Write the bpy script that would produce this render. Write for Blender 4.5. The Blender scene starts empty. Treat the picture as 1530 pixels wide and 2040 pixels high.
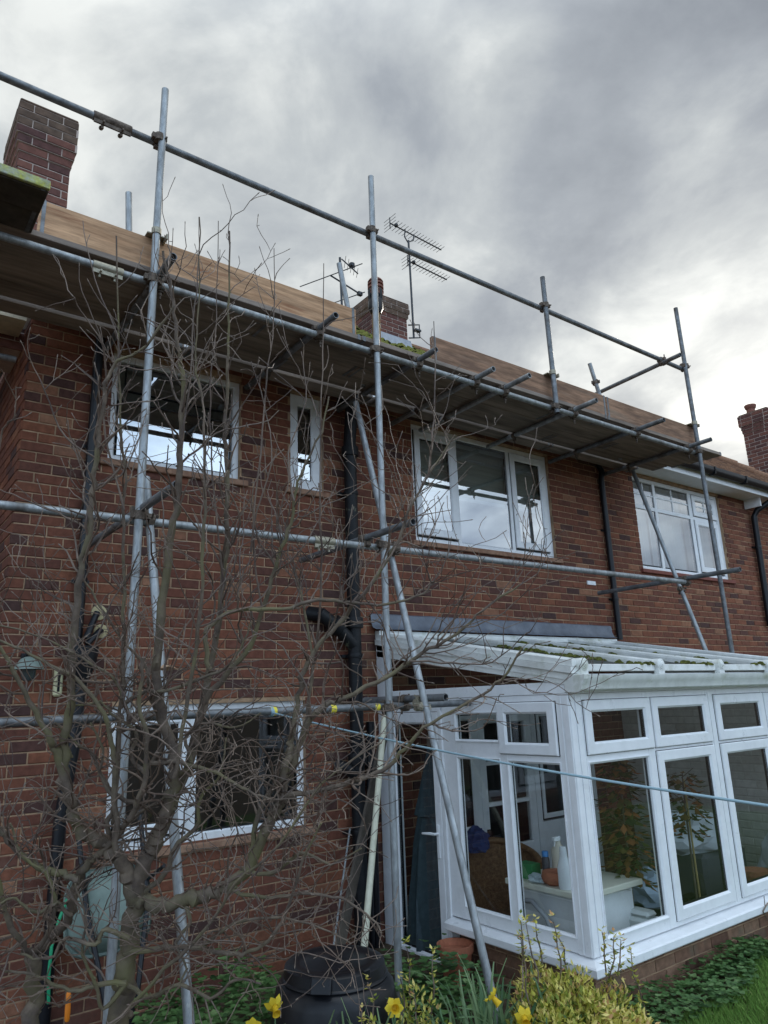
import bpy, bmesh, math, random
from mathutils import Vector, Matrix, noise
random.seed(7)
scene = bpy.context.scene
col = scene.collection
R = math.radians

# ------------------------------------------------------------------ camera
cam_d = bpy.data.cameras.new('camera')
cam = bpy.data.objects.new('camera', cam_d)
col.objects.link(cam)
scene.camera = cam
CAM = Vector((0.0, -5.3, 2.1))
yaw, pitch, roll = R(37.108), R(14.804), R(-2.127)
fw = Vector((math.sin(yaw) * math.cos(pitch), math.cos(yaw) * math.cos(pitch), math.sin(pitch)))
rt = Vector((math.cos(yaw), -math.sin(yaw), 0.0))
up = rt.cross(fw)
rt2 = rt * math.cos(roll) + up * math.sin(roll)
up2 = up * math.cos(roll) - rt * math.sin(roll)
cam.matrix_world = Matrix(((rt2.x, up2.x, -fw.x, CAM.x), (rt2.y, up2.y, -fw.y, CAM.y),
                           (rt2.z, up2.z, -fw.z, CAM.z), (0, 0, 0, 1)))
cam_d.sensor_fit = 'HORIZONTAL'
cam_d.sensor_width = 36.0
cam_d.lens = 36.0 * 1439.13 / 1530.0
cam_d.clip_start = 0.05
cam_d.clip_end = 800.0

def seen(p):
    """depth of a point if it lies inside the camera's view, else 0"""
    q = Vector(p) - CAM
    z = q.dot(fw)
    if z < .2: return 0
    return z if abs(q.dot(rt2) / z) < .545 and abs(q.dot(up2) / z) < .72 else 0

# ------------------------------------------------------------------ sky and sun
SUN_AZ, SUN_EL = R(67.0), R(21.0)          # azimuth from +Y towards +X
sun_dir = Vector((math.sin(SUN_AZ) * math.cos(SUN_EL), math.cos(SUN_AZ) * math.cos(SUN_EL), math.sin(SUN_EL)))
world = bpy.data.worlds.new('World')
scene.world = world
world.use_nodes = True
wn, wl = world.node_tree.nodes, world.node_tree.links
wn.clear()
def WN(t, **k):
    n = wn.new(t)
    for a, b in k.items(): setattr(n, a, b)
    return n
def wmath(op, a, b=None, c=None, clamp=False):
    n = WN('ShaderNodeMath', operation=op, use_clamp=clamp)
    for i, v in enumerate((a, b, c)):
        if v is None: continue
        if isinstance(v, (int, float)): n.inputs[i].default_value = v
        else: wl.new(v, n.inputs[i])
    return n.outputs[0]
sky = WN('ShaderNodeTexSky', sky_type='NISHITA')
sky.sun_disc = False
sky.sun_elevation = SUN_EL
sky.sun_rotation = SUN_AZ
sky.air_density = 1.0
sky.dust_density = 1.5
tc = WN('ShaderNodeTexCoord')
sep = WN('ShaderNodeSeparateXYZ'); wl.new(tc.outputs['Generated'], sep.inputs[0])
den = wmath('ADD', wmath('MAXIMUM', sep.outputs[2], 0.0), 0.22)
com = WN('ShaderNodeCombineXYZ')
wl.new(wmath('DIVIDE', sep.outputs[0], den), com.inputs[0])
wl.new(wmath('DIVIDE', sep.outputs[1], den), com.inputs[1])
mp = WN('ShaderNodeMapping'); wl.new(com.outputs[0], mp.inputs[0])
mp.inputs['Rotation'].default_value = (0, 0, R(130))
mp.inputs['Scale'].default_value = (1.0, 0.92, 1.0)
mp.inputs['Location'].default_value = (17.0, 6.0, 0.0)
n1 = WN('ShaderNodeTexNoise'); wl.new(mp.outputs[0], n1.inputs['Vector'])
n1.inputs['Scale'].default_value = 1.5; n1.inputs['Detail'].default_value = 7; n1.inputs['Roughness'].default_value = .50
n1.inputs['Distortion'].default_value = .35
n2 = WN('ShaderNodeTexNoise'); wl.new(mp.outputs[0], n2.inputs['Vector'])
n2.inputs['Scale'].default_value = 3.6; n2.inputs['Detail'].default_value = 8; n2.inputs['Roughness'].default_value = .58
n2.inputs['Distortion'].default_value = .3
cl = wmath('ADD', wmath('MULTIPLY', n1.outputs[0], .66), wmath('MULTIPLY', n2.outputs[0], .34))
ramp = WN('ShaderNodeValToRGB'); wl.new(cl, ramp.inputs[0])
e = ramp.color_ramp.elements
e[0].position = .38; e[0].color = (.155, .171, .194, 1)
e[1].position = .60; e[1].color = (.47, .485, .475, 1)
m = e.new(.455); m.color = (.215, .234, .257, 1)
m = e.new(.525); m.color = (.305, .325, .335, 1)
# light of the veiled sun soaking through the cloud round its own direction
dot = WN('ShaderNodeVectorMath', operation='DOT_PRODUCT')
wl.new(tc.outputs['Generated'], dot.inputs[0]); dot.inputs[1].default_value = sun_dir
dd = wmath('MAXIMUM', dot.outputs['Value'], 0.0)
glow = wmath('ADD', wmath('MULTIPLY', wmath('POWER', dd, 150.0), .20), wmath('MULTIPLY', wmath('POWER', dd, 16.0), .03))
glowc = WN('ShaderNodeMixRGB', blend_type='MULTIPLY'); glowc.inputs[0].default_value = 1
wl.new(glow, glowc.inputs[1]); glowc.inputs[2].default_value = (1.0, .97, .88, 1)
glowb = WN('ShaderNodeMixRGB', blend_type='MULTIPLY'); glowb.inputs[0].default_value = 1
wl.new(glowc.outputs[0], glowb.inputs[1])
gb = wmath('ADD', wmath('MULTIPLY', cl, 2.6), -.55)
wl.new(gb, glowb.inputs[2])
csum = WN('ShaderNodeMixRGB', blend_type='ADD'); csum.inputs[0].default_value = 1
wl.new(ramp.outputs[0], csum.inputs[1]); wl.new(glowb.outputs[0], csum.inputs[2])
# an overcast sky is brightest overhead, and the windows mirror a brighter, bluer, more open sky opposite the sun
def sstep(v, lo, hi):
    n = WN('ShaderNodeMapRange', interpolation_type='SMOOTHSTEP')
    wl.new(v, n.inputs[0]); n.inputs[1].default_value = lo; n.inputs[2].default_value = hi
    return n.outputs[0]
opp = WN('ShaderNodeVectorMath', operation='DOT_PRODUCT')
wl.new(tc.outputs['Generated'], opp.inputs[0]); opp.inputs[1].default_value = (-.45, -.89, 0)
lum = wmath('ADD', 1.0, wmath('ADD', wmath('MULTIPLY', sstep(sep.outputs[2], .70, 1.0), 1.7), wmath('MULTIPLY', sstep(opp.outputs['Value'], -.25, .75), 1.75)))
blu = WN('ShaderNodeMixRGB'); wl.new(sstep(opp.outputs['Value'], -.2, .7), blu.inputs[0])
blu.inputs[1].default_value = (1, 1, 1, 1); blu.inputs[2].default_value = (.77, .94, 1.165, 1)
cl2 = WN('ShaderNodeMixRGB', blend_type='MULTIPLY'); cl2.inputs[0].default_value = 1
wl.new(csum.outputs[0], cl2.inputs[1]); wl.new(blu.outputs[0], cl2.inputs[2])
cl3 = WN('ShaderNodeMixRGB', blend_type='MULTIPLY'); cl3.inputs[0].default_value = 1
wl.new(cl2.outputs[0], cl3.inputs[1]); wl.new(lum, cl3.inputs[2])
skys = WN('ShaderNodeMixRGB', blend_type='MULTIPLY'); skys.inputs[0].default_value = 1
wl.new(sky.outputs[0], skys.inputs[1]); skys.inputs[2].default_value = (.05, .05, .05, 1)
mixs = WN('ShaderNodeMixRGB'); mixs.inputs[0].default_value = .965
wl.new(skys.outputs[0], mixs.inputs[1]); wl.new(cl3.outputs[0], mixs.inputs[2])
bg = WN('ShaderNodeBackground'); wl.new(mixs.outputs[0], bg.inputs[0]); bg.inputs[1].default_value = 1.0
wout = WN('ShaderNodeOutputWorld'); wl.new(bg.outputs[0], wout.inputs[0])

sl = bpy.data.lights.new('sun', 'SUN')
sl.energy = 1.0
sl.angle = R(14)
sl.color = (1.0, .93, .82)
so = bpy.data.objects.new('sun', sl); col.objects.link(so)
so.rotation_euler = (-sun_dir).to_track_quat('-Z', 'Y').to_euler()
so.location = (20, 20, 20)

scene.view_settings.view_transform = 'Standard'
scene.view_settings.look = 'None'
scene.view_settings.exposure = 0.9
scene.view_settings.gamma = 1.0
scene.render.engine = 'CYCLES'
scene.cycles.use_denoising = True
scene.cycles.max_bounces = 10
scene.cycles.transparent_max_bounces = 24

# ------------------------------------------------------------------ materials
MATS = {}
def mat(name, rgb, rough=.6, metal=0.0, spec=.4, var=0.0, vscale=6.0, stretch=(1, 1, 1), rgb2=None, bump=0.0, bscale=60.0,
        stain=None, stain2=None, tone=None, alpha=None, trans=0.0, rvar=0.0):
    if name in MATS: return MATS[name]
    m = bpy.data.materials.new(name); m.use_nodes = True
    N, L = m.node_tree.nodes, m.node_tree.links
    p = N['Principled BSDF']
    p.inputs['Base Color'].default_value = (*rgb, 1)
    p.inputs['Roughness'].default_value = rough
    p.inputs['Metallic'].default_value = metal
    p.inputs['Specular IOR Level'].default_value = spec
    geo = N.new('ShaderNodeNewGeometry')
    mpn = N.new('ShaderNodeMapping'); L.new(geo.outputs['Position'], mpn.inputs[0])
    mpn.inputs['Scale'].default_value = stretch
    cur = None
    def rgbnode(c):
        n = N.new('ShaderNodeRGB'); n.outputs[0].default_value = (*c, 1); return n.outputs[0]
    def noisen(s, d=5, r=.6):
        n = N.new('ShaderNodeTexNoise'); L.new(mpn.outputs[0], n.inputs['Vector'])
        n.inputs['Scale'].default_value = s; n.inputs['Detail'].default_value = d; n.inputs['Roughness'].default_value = r
        return n.outputs[0]
    def mix(f, a, b, mode='MIX'):
        n = N.new('ShaderNodeMixRGB'); n.blend_type = mode
        if isinstance(f, (int, float)): n.inputs[0].default_value = f
        else: L.new(f, n.inputs[0])
        L.new(a, n.inputs[1]); L.new(b, n.inputs[2]); return n.outputs[0]
    def rampn(f, stops):
        n = N.new('ShaderNodeValToRGB'); L.new(f, n.inputs[0]); e = n.color_ramp.elements
        while len(e) < len(stops): e.new(.5)
        for i, (q, c) in enumerate(stops):
            e[i].position = q; e[i].color = (*c, 1)
        return n.outputs[0]
    if tone:
        a = N.new('ShaderNodeAttribute'); a.attribute_name = 'tone'
        cur = rampn(a.outputs['Fac'], tone)
    elif rgb2:
        cur = rampn(noisen(vscale), [(.36, rgb), (.64, rgb2)])
    else:
        cur = rgbnode(rgb)
    if var:
        v = noisen(vscale * 2.3, 7, .65)
        cur = mix(1.0, cur, rampn(v, [(.3, (1 - var,) * 3), (.7, (1 + var,) * 3)]), 'MULTIPLY')
    for st_ in (stain, stain2):
        if not st_: continue
        c, sc, lo, hi = st_[:4]; mx_ = st_[4] if len(st_) > 4 else 1.0
        v = noisen(sc, 6, .62)
        cur = mix(rampn(v, [(lo, (0, 0, 0)), (hi, (mx_, mx_, mx_))]), cur, rgbnode(c))
    L.new(cur, p.inputs['Base Color'])
    if rvar:
        r = rampn(noisen(vscale * 1.7, 4), [(.3, (max(.02, rough - rvar),) * 3), (.7, (min(1, rough + rvar),) * 3)])
        L.new(r, p.inputs['Roughness'])
    if bump:
        b = N.new('ShaderNodeBump'); b.inputs['Strength'].default_value = bump; b.inputs['Distance'].default_value = .004
        L.new(noisen(bscale, 6, .65), b.inputs['Height']); L.new(b.outputs[0], p.inputs['Normal'])
    if trans:
        p.inputs['Transmission Weight'].default_value = trans
    MATS[name] = m
    return m

BRICK_TONES = [(0.0, (.066, .037, .034)), (.16, (.092, .045, .037)), (.34, (.145, .056, .038)), (.62, (.186, .068, .041)), (.86, (.225, .086, .048)), (1.0, (.28, .138, .082))]
M_BRICK = mat('brick_red', (.2, .1, .06), .92, spec=.25, tone=BRICK_TONES, var=.30, vscale=9, bump=.5, bscale=140, stain=((.20, .135, .10), 2.2, .60, .90), stain2=((.060, .036, .030), .75, .48, .80, .55))
M_MORTAR = mat('mortar', (.38, .250, .155), .95, spec=.2, var=.36, vscale=5, stain=((.15, .10, .075), 3.0, .50, .80, .8), bump=.4, bscale=200)
M_BRICK2 = mat('brick_dwarf', (.2, .1, .06), .92, spec=.25, tone=[(0, (.12, .062, .045)), (.5, (.21, .115, .075)), (1, (.30, .18, .115))], var=.3, vscale=9, bump=.5, bscale=140, stain=((.15, .13, .09), 5, .52, .75))
M_CHIM = mat('brick_chimney', (.2, .1, .06), .93, spec=.25, tone=[(0, (.085, .045, .042)), (.5, (.135, .060, .048)), (1, (.175, .078, .058))], var=.3, vscale=9, bump=.5, bscale=140)
M_CHIMTOP = mat('brick_chimney_cap', (.095, .066, .050), .95, spec=.2, var=.35, vscale=7, rgb2=(.145, .095, .068), stain=((.15, .15, .09), 9, .62, .75, .6), bump=.5)
M_MORT2 = mat('mortar_pale', (.46, .38, .33), .95, spec=.2, var=.2, vscale=8)
M_UPVC = mat('upvc_white', (.78, .79, .80), .34, spec=.5, var=.06, vscale=4, rvar=.1, stain=((.50, .50, .45), 3.5, .60, .85, .5))
M_UPVC2 = mat('upvc_weathered', (.72, .73, .70), .45, spec=.4, var=.12, vscale=3, stain=((.34, .36, .24), 6.5, .55, .76, .8), stain2=((.42, .41, .36), 1.8, .5, .75, .6), rvar=.1)
M_GASKET = mat('rubber_black', (.008, .008, .009), .6, spec=.25)
M_GALV = mat('galvanised_tube', (.31, .325, .33), .52, metal=.5, var=.40, vscale=11, stretch=(1, 1, .3), stain=((.13, .12, .11), 6, .52, .70, .8), stain2=((.46, .46, .43), 22, .66, .72, .8), rvar=.16, bump=.12, bscale=90)
M_GALV2 = mat('galvanised_tube_dark', (.17, .178, .185), .52, metal=.45, var=.4, vscale=8, stain=((.085, .072, .062), 6, .5, .7), stain2=((.32, .32, .30), 24, .67, .73, .7), rvar=.14, bump=.12, bscale=90)
M_CLAMP = mat('clamp_rust', (.085, .062, .048), .75, metal=.3, var=.4, vscale=30, rgb2=(.17, .135, .105))
M_CLAMPG = mat('clamp_zinc', (.32, .29, .22), .5, metal=.5, var=.3, vscale=30)
M_TOE = mat('timber_new', (.49, .30, .175), .82, spec=.2, var=.40, vscale=3.0, stretch=(.6, 4, 6), rgb2=(.37, .215, .12), stain=((.24, .105, .055), 2.3, .55, .68, .9), stain2=((.24, .19, .145), 1.1, .55, .8, .5), bump=.3, bscale=30)
M_TOE2 = mat('timber_reddish', (.30, .175, .11), .85, spec=.2, var=.45, vscale=3.0, stretch=(.7, 4, 6), rgb2=(.22, .13, .085), stain=((.14, .085, .06), 2.6, .52, .68, .9), stain2=((.30, .23, .17), 1.4, .55, .75, .6), bump=.4, bscale=30)
M_BOARD = mat('timber_weathered', (.29, .235, .195), .88, spec=.2, var=.35, vscale=2.6, stretch=(.3, 3.2, 3), rgb2=(.20, .165, .14), stain=((.13, .10, .08), 3.2, .52, .72), bump=.3, bscale=40)
M_BOARD_OLD = mat('timber_dark', (.085, .07, .056), .9, spec=.2, var=.35, vscale=4, rgb2=(.06, .052, .045))
M_LICHEN = mat('lichen', (.34, .36, .30), .95, spec=.1, rgb2=(.42, .43, .10), vscale=22, var=.3, bump=.6)
M_LEAD = mat('lead', (.150, .165, .195), .55, spec=.4, metal=.25, var=.2, vscale=5, stain=((.24, .26, .29), 4, .5, .8), rvar=.1)
M_BLACK = mat('black_plastic', (.009, .0095, .012), .36, spec=.35, var=.2, vscale=8)
M_IRON = mat('cast_iron_black', (.010, .0105, .012), .5, spec=.3, var=.3, vscale=10, stain=((.17, .18, .12), 8, .63, .72), bump=.4, bscale=70)
M_TILE = mat('clay_tile', (.235, .125, .075), .9, spec=.2, tone=[(0, (.15, .085, .06)), (.5, (.235, .13, .08)), (1, (.30, .17, .10))], var=.3, vscale=14)
M_MOSS = mat('moss', (.085, .095, .022), .98, spec=.1, var=.5, vscale=40, rgb2=(.17, .165, .04), bump=.8, bscale=120)
M_MOSSD = mat('moss_dark', (.038, .042, .015), .98, spec=.1, var=.5, vscale=40, rgb2=(.11, .115, .025), bump=.8, bscale=120)
M_PLASTER = mat('painted_plaster', (.55, .55, .53), .9, var=.08)
M_PAINTBRICK = mat('painted_brick', (.50, .49, .44), .9, spec=.2, tone=[(0, (.46, .45, .40)), (1, (.56, .55, .50))], var=.15, vscale=6)
M_SOFFIT = mat('soffit_white', (.74, .75, .76), .5, var=.06)
M_CREAM = mat('cream_timber', (.50, .42, .30), .7, var=.2)
M_TERRA = mat('terracotta', (.36, .13, .07), .85, var=.2, vscale=20)
M_SOIL = mat('soil', (.060, .044, .030), 1.0, spec=.1, var=.5, vscale=12, rgb2=(.10, .075, .05), bump=.9, bscale=40)
M_LAWN = mat('turf', (.050, .085, .022), 1.0, spec=.1, var=.4, vscale=12, rgb2=(.075, .105, .03))
M_GRASS = mat('grass_blade', (.10, .19, .040), .75, spec=.25, tone=[(0, (.10, .20, .035)), (.6, (.15, .27, .05)), (1, (.26, .32, .09))])
M_BARK = mat('bark', (.175, .135, .098), .85, spec=.25, rgb2=(.115, .088, .072), vscale=9, var=.35, stain=((.175, .16, .075), 3.2, .48, .68), bump=.5, bscale=60)
M_TWIG = mat('twig_bark', (.20, .145, .108), .5, spec=.5, rgb2=(.066, .041, .030), vscale=4, var=.4)
M_BUD = mat('bud', (.20, .155, .12), .8)

def glass_mat(name, tint, ior):
    m = bpy.data.materials.new(name); m.use_nodes = True
    N, L = m.node_tree.nodes, m.node_tree.links
    N.clear()
    o = N.new('ShaderNodeOutputMaterial'); mx = N.new('ShaderNodeMixShader')
    lw_ = N.new('ShaderNodeLayerWeight'); lw_.inputs[0].default_value = .5
    pw = N.new('ShaderNodeMath'); pw.operation = 'POWER'; L.new(lw_.outputs['Facing'], pw.inputs[0]); pw.inputs[1].default_value = 4.0
    fr = N.new('ShaderNodeMath'); fr.operation = 'MULTIPLY_ADD'; L.new(pw.outputs[0], fr.inputs[0]); fr.inputs[1].default_value = 1 - ior; fr.inputs[2].default_value = ior
    t = N.new('ShaderNodeBsdfTransparent'); t.inputs[0].default_value = (*tint, 1)
    g = N.new('ShaderNodeBsdfGlossy'); g.inputs['Roughness'].default_value = 0.0
    g.inputs[0].default_value = (.95, .97, 1.0, 1)
    L.new(fr.outputs[0], mx.inputs[0]); L.new(t.outputs[0], mx.inputs[1]); L.new(g.outputs[0], mx.inputs[2])
    L.new(mx.outputs[0], o.inputs[0])
    MATS[name] = m
    return m
M_GLASS = glass_mat('window_glass', (.75, .80, .80), .44)
M_GLASS_D = glass_mat('window_glass_plain', (.80, .84, .84), .10)
M_GLASS_C = glass_mat('conservatory_glass', (.88, .91, .90), .07)
def poly_mat():
    m = bpy.data.materials.new('polycarbonate'); m.use_nodes = True
    N, L = m.node_tree.nodes, m.node_tree.links
    p = N['Principled BSDF']; p.inputs['Base Color'].default_value = (.13, .14, .135, 1); p.inputs['Roughness'].default_value = .55; p.inputs['Specular IOR Level'].default_value = .2
    o = N['Material Output']; mx = N.new('ShaderNodeMixShader'); t = N.new('ShaderNodeBsdfTranslucent')
    t.inputs[0].default_value = (.72, .74, .74, 1); mx.inputs[0].default_value = .62
    L.new(p.outputs[0], mx.inputs[1]); L.new(t.outputs[0], mx.inputs[2]); L.new(mx.outputs[0], o.inputs[0])
    return m
M_POLY = poly_mat()
def leaf_mat(name, tones, rough=.5, transl=.3):
    m = bpy.data.materials.new(name); m.use_nodes = True
    N, L = m.node_tree.nodes, m.node_tree.links
    p = N['Principled BSDF']; p.inputs['Roughness'].default_value = rough; p.inputs['Specular IOR Level'].default_value = .35
    a = N.new('ShaderNodeAttribute'); a.attribute_name = 'tone'
    r = N.new('ShaderNodeValToRGB'); L.new(a.outputs['Fac'], r.inputs[0])
    el = r.color_ramp.elements
    while len(el) < len(tones): el.new(.5)
    for i, (q, c) in enumerate(tones):
        el[i].position = q; el[i].color = (*c, 1)
    L.new(r.outputs[0], p.inputs['Base Color'])
    o = N['Material Output']; mx = N.new('ShaderNodeMixShader'); t = N.new('ShaderNodeBsdfTranslucent')
    L.new(r.outputs[0], t.inputs[0]); mx.inputs[0].default_value = transl
    L.new(p.outputs[0], mx.inputs[1]); L.new(t.outputs[0], mx.inputs[2]); L.new(mx.outputs[0], o.inputs[0])
    return m
M_EUON = leaf_mat('variegated_leaf', [(0, (.06, .11, .02)), (.3, (.20, .25, .035)), (.55, (.54, .50, .09)), (.85, (.76, .64, .22)), (1, (.52, .28, .12))])
M_DAFL = leaf_mat('daffodil_leaf', [(0, (.06, .13, .055)), (.6, (.11, .20, .09)), (1, (.20, .29, .14))], .45)
M_IVY = leaf_mat('ground_leaf', [(0, (.04, .09, .028)), (.6, (.10, .20, .06)), (1, (.20, .30, .12))], .5)
M_PETAL = leaf_mat('petal_yellow', [(0, (.75, .50, .02)), (1, (.85, .68, .06))], .6)
M_PLANT = leaf_mat('house_leaf', [(0, (.045, .06, .02)), (.45, (.10, .12, .03)), (.7, (.28, .13, .04)), (1, (.42, .16, .06))], .6)

# ------------------------------------------------------------------ mesh builder
ORG = {}
class MB:
    def __init__(s, xf=None):
        s.v, s.f, s.m, s.t = [], [], [], []
        s.xf = xf
    def add(s, vs, fs, mi=0, tone=0.5):
        b = len(s.v)
        if s.xf: vs = [s.xf(*q) for q in vs]
        s.v.extend(tuple(q) for q in vs)
        for f in fs:
            s.f.append(tuple(i + b for i in f)); s.m.append(mi); s.t.append(tone)
        return s
    def box(s, a0, a1, b0, b1, c0, c1, mi=0, tone=.5):
        vs = [(x, y, z) for z in (c0, c1) for y in (b0, b1) for x in (a0, a1)]
        return s.add(vs, [(0, 2, 3, 1), (4, 5, 7, 6), (0, 1, 5, 4), (2, 6, 7, 3), (0, 4, 6, 2), (1, 3, 7, 5)], mi, tone)
    def obox(s, c, ax, ay, az, mi=0, tone=.5):
        c = Vector(c)
        vs = [c + ax * i + ay * j + az * k for k in (-1, 1) for j in (-1, 1) for i in (-1, 1)]
        return s.add(vs, [(0, 2, 3, 1), (4, 5, 7, 6), (0, 1, 5, 4), (2, 6, 7, 3), (0, 4, 6, 2), (1, 3, 7, 5)], mi, tone)
    def tube(s, pts, rad, n=8, mi=0, tone=.5, cap=True):
        pts = [Vector(p) for p in pts]
        if not isinstance(rad, (list, tuple)): rad = [rad] * len(pts)
        vs, fs = [], []
        prev = None
        for i, p in enumerate(pts):
            d = (pts[min(i + 1, len(pts) - 1)] - pts[max(i - 1, 0)])
            if d.length < 1e-9: d = Vector((0, 0, 1))
            d.normalize()
            if prev is None:
                a = d.orthogonal().normalized()
            else:
                a = (prev - d * prev.dot(d))
                a = a.normalized() if a.length > 1e-6 else d.orthogonal().normalized()
            prev = a; b = d.cross(a)
            for k in range(n):
                w = 2 * math.pi * k / n
                vs.append(p + (a * math.cos(w) + b * math.sin(w)) * rad[i])
        for i in range(len(pts) - 1):
            for k in range(n):
                k2 = (k + 1) % n
                fs.append((i * n + k, i * n + k2, (i + 1) * n + k2, (i + 1) * n + k))
        if cap:
            fs.append(tuple(reversed(range(n)))); e0 = (len(pts) - 1) * n
            fs.append(tuple(range(e0, e0 + n)))
        return s.add(vs, fs, mi, tone)
    def pipe(s, p0, p1, r, n=16, wall=.0045, mi=0, mi_in=None):
        """open-ended hollow tube"""
        p0, p1 = Vector(p0), Vector(p1); d = (p1 - p0).normalized()
        a = d.orthogonal().normalized(); b = d.cross(a)
        dep = min(.12, (p1 - p0).length * .4)
        rings = [(p0 + d * dep, r - wall), (p0, r - wall), (p0, r), (p1, r), (p1, r - wall), (p1 - d * dep, r - wall)]
        vs = [c + (a * math.cos(2 * math.pi * k / n) + b * math.sin(2 * math.pi * k / n)) * q for c, q in rings for k in range(n)]
        fs = []
        for i in range(5):
            for k in range(n):
                k2 = (k + 1) % n
                fs.append((i * n + k, i * n + k2, (i + 1) * n + k2, (i + 1) * n + k))
        fs.append(tuple(reversed(range(n)))); fs.append(tuple(range(5 * n, 6 * n)))
        return s.add(vs, fs, mi)
    def ring(s, u0, u1, w0, w1, t, d0, d1, ch=.012, cho=0.0, mi=0, tone=.5):
        """mitred rectangular frame in the (u, w) plane, d outwards; t one width or (left, right, bottom, top)"""
        tl, tr, tb, tt = t if isinstance(t, (list, tuple)) else (t,) * 4
        def rect(a0, a1, b0, b1, d): return [(a0, d, b0), (a1, d, b0), (a1, d, b1), (a0, d, b1)]
        loops = [rect(u0, u1, w0, w1, d0), rect(u0, u1, w0, w1, d1 - cho),
                 rect(u0 + cho, u1 - cho, w0 + cho, w1 - cho, d1),
                 rect(u0 + tl - ch, u1 - tr + ch, w0 + tb - ch, w1 - tt + ch, d1),
                 rect(u0 + tl, u1 - tr, w0 + tb, w1 - tt, d1 - ch),
                 rect(u0 + tl, u1 - tr, w0 + tb, w1 - tt, d0)]
        vs = [q for l in loops for q in l]; fs = []
        for i in range(len(loops) - 1):
            if i == 1 and cho == 0: continue
            for k in range(4):
                k2 = (k + 1) % 4
                fs.append((i * 4 + k, i * 4 + k2, i * 4 + 4 + k2, i * 4 + 4 + k))
        for k in range(4):
            k2 = (k + 1) % 4
            fs.append((20 + k, 20 + k2, k2, k))
        return s.add(vs, fs, mi, tone)
    def lathe(s, prof, c, n=24, mi=0, axis=None, tone=.5, wob=None):
        c = Vector(c); az = Vector(axis or (0, 0, 1)).normalized(); ax = az.orthogonal().normalized(); ay = az.cross(ax)
        vs = []
        for r, h in prof:
            for k in range(n):
                w = 2 * math.pi * k / n
                rr = r * (wob(w, h) if wob else 1)
                vs.append(c + ax * math.cos(w) * rr + ay * math.sin(w) * rr + az * h)
        fs = []
        for i in range(len(prof) - 1):
            for k in range(n):
                k2 = (k + 1) % n
                fs.append((i * n + k, i * n + k2, i * n + n + k2, i * n + n + k))
        if prof[0][0] > 1e-4: fs.append(tuple(reversed(range(n))))
        if prof[-1][0] > 1e-4: fs.append(tuple(range((len(prof) - 1) * n, len(prof) * n)))
        return s.add(vs, fs, mi, tone)
    def prism(s, prof, p0, p1, mi=0):
        """closed (y, z) profile swept along x from p0 to p1"""
        n = len(prof)
        vs = [(p0, a, b) for a, b in prof] + [(p1, a, b) for a, b in prof]
        fs = [(k, (k + 1) % n, n + (k + 1) % n, n + k) for k in range(n)] + [tuple(reversed(range(n))), tuple(range(n, 2 * n))]
        return s.add(vs, fs, mi)
    def build(s, name, mats, parent=None, origin=None, smooth=False, bevel=0.0, kind=None, tones=False):
        if parent is not None: o = ORG[parent]
        elif origin is not None: o = Vector(origin)
        else:
            xs = [q[0] for q in s.v]; ys = [q[1] for q in s.v]; zs = [q[2] for q in s.v]
            o = Vector(((min(xs) + max(xs)) / 2, (min(ys) + max(ys)) / 2, min(zs)))
        me = bpy.data.meshes.new(name)
        me.from_pydata([(q[0] - o.x, q[1] - o.y, q[2] - o.z) for q in s.v], [], s.f)
        if not isinstance(mats, (list, tuple)): mats = [mats]
        for m_ in mats: me.materials.append(m_)
        me.polygons.foreach_set('material_index', s.m)
        if tones:
            a = me.attributes.new('tone', 'FLOAT', 'FACE'); a.data.foreach_set('value', s.t)
        bm = bmesh.new(); bm.from_mesh(me)
        if not tones or len(s.f) < 20000: bmesh.ops.recalc_face_normals(bm, faces=bm.faces)
        if bevel:
            bmesh.ops.bevel(bm, geom=[e_ for e_ in bm.edges if len(e_.link_faces) == 2 and e_.calc_face_angle(0) > .5],
                            offset=bevel, segments=1, affect='EDGES', clamp_overlap=True)
        bm.to_mesh(me); bm.free()
        if smooth:
            me.polygons.foreach_set('use_smooth', [True] * len(me.polygons))
            try: me.set_sharp_from_angle(angle=R(42))
            except Exception: pass
        ob = bpy.data.objects.new(name, me)
        col.objects.link(ob)
        if parent is not None: ob.parent = parent
        else: ob.location = o
        ORG[ob] = o
        if kind: ob['kind'] = kind
        return ob

def tag(o, label, cat, group=None):
    o['label'] = label; o['category'] = cat
    if group: o['group'] = group
    return o
def thing(name, loc, label, cat, group=None):
    o = bpy.data.objects.new(name, None)
    o.empty_display_size = .1
    col.objects.link(o); o.location = loc; ORG[o] = Vector(loc)
    return tag(o, label, cat, group)
def link_copy(name, me, parent, loc, rotz=0.0):
    ob = bpy.data.objects.new(name, me); col.objects.link(ob)
    ob.parent = parent; ob.location = Vector(loc) - ORG[parent]; ob.rotation_euler = (0, 0, rotz)
    ORG[ob] = Vector(loc)
    return ob
FACADE = lambda y0: (lambda u, d, w: (u, y0 - d, w))      # faces -Y
SIDE = lambda x0: (lambda u, d, w: (x0 - d, u, w))        # faces -X
SIDER = lambda x0: (lambda u, d, w: (x0 + d, u, w))       # faces +X

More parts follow.
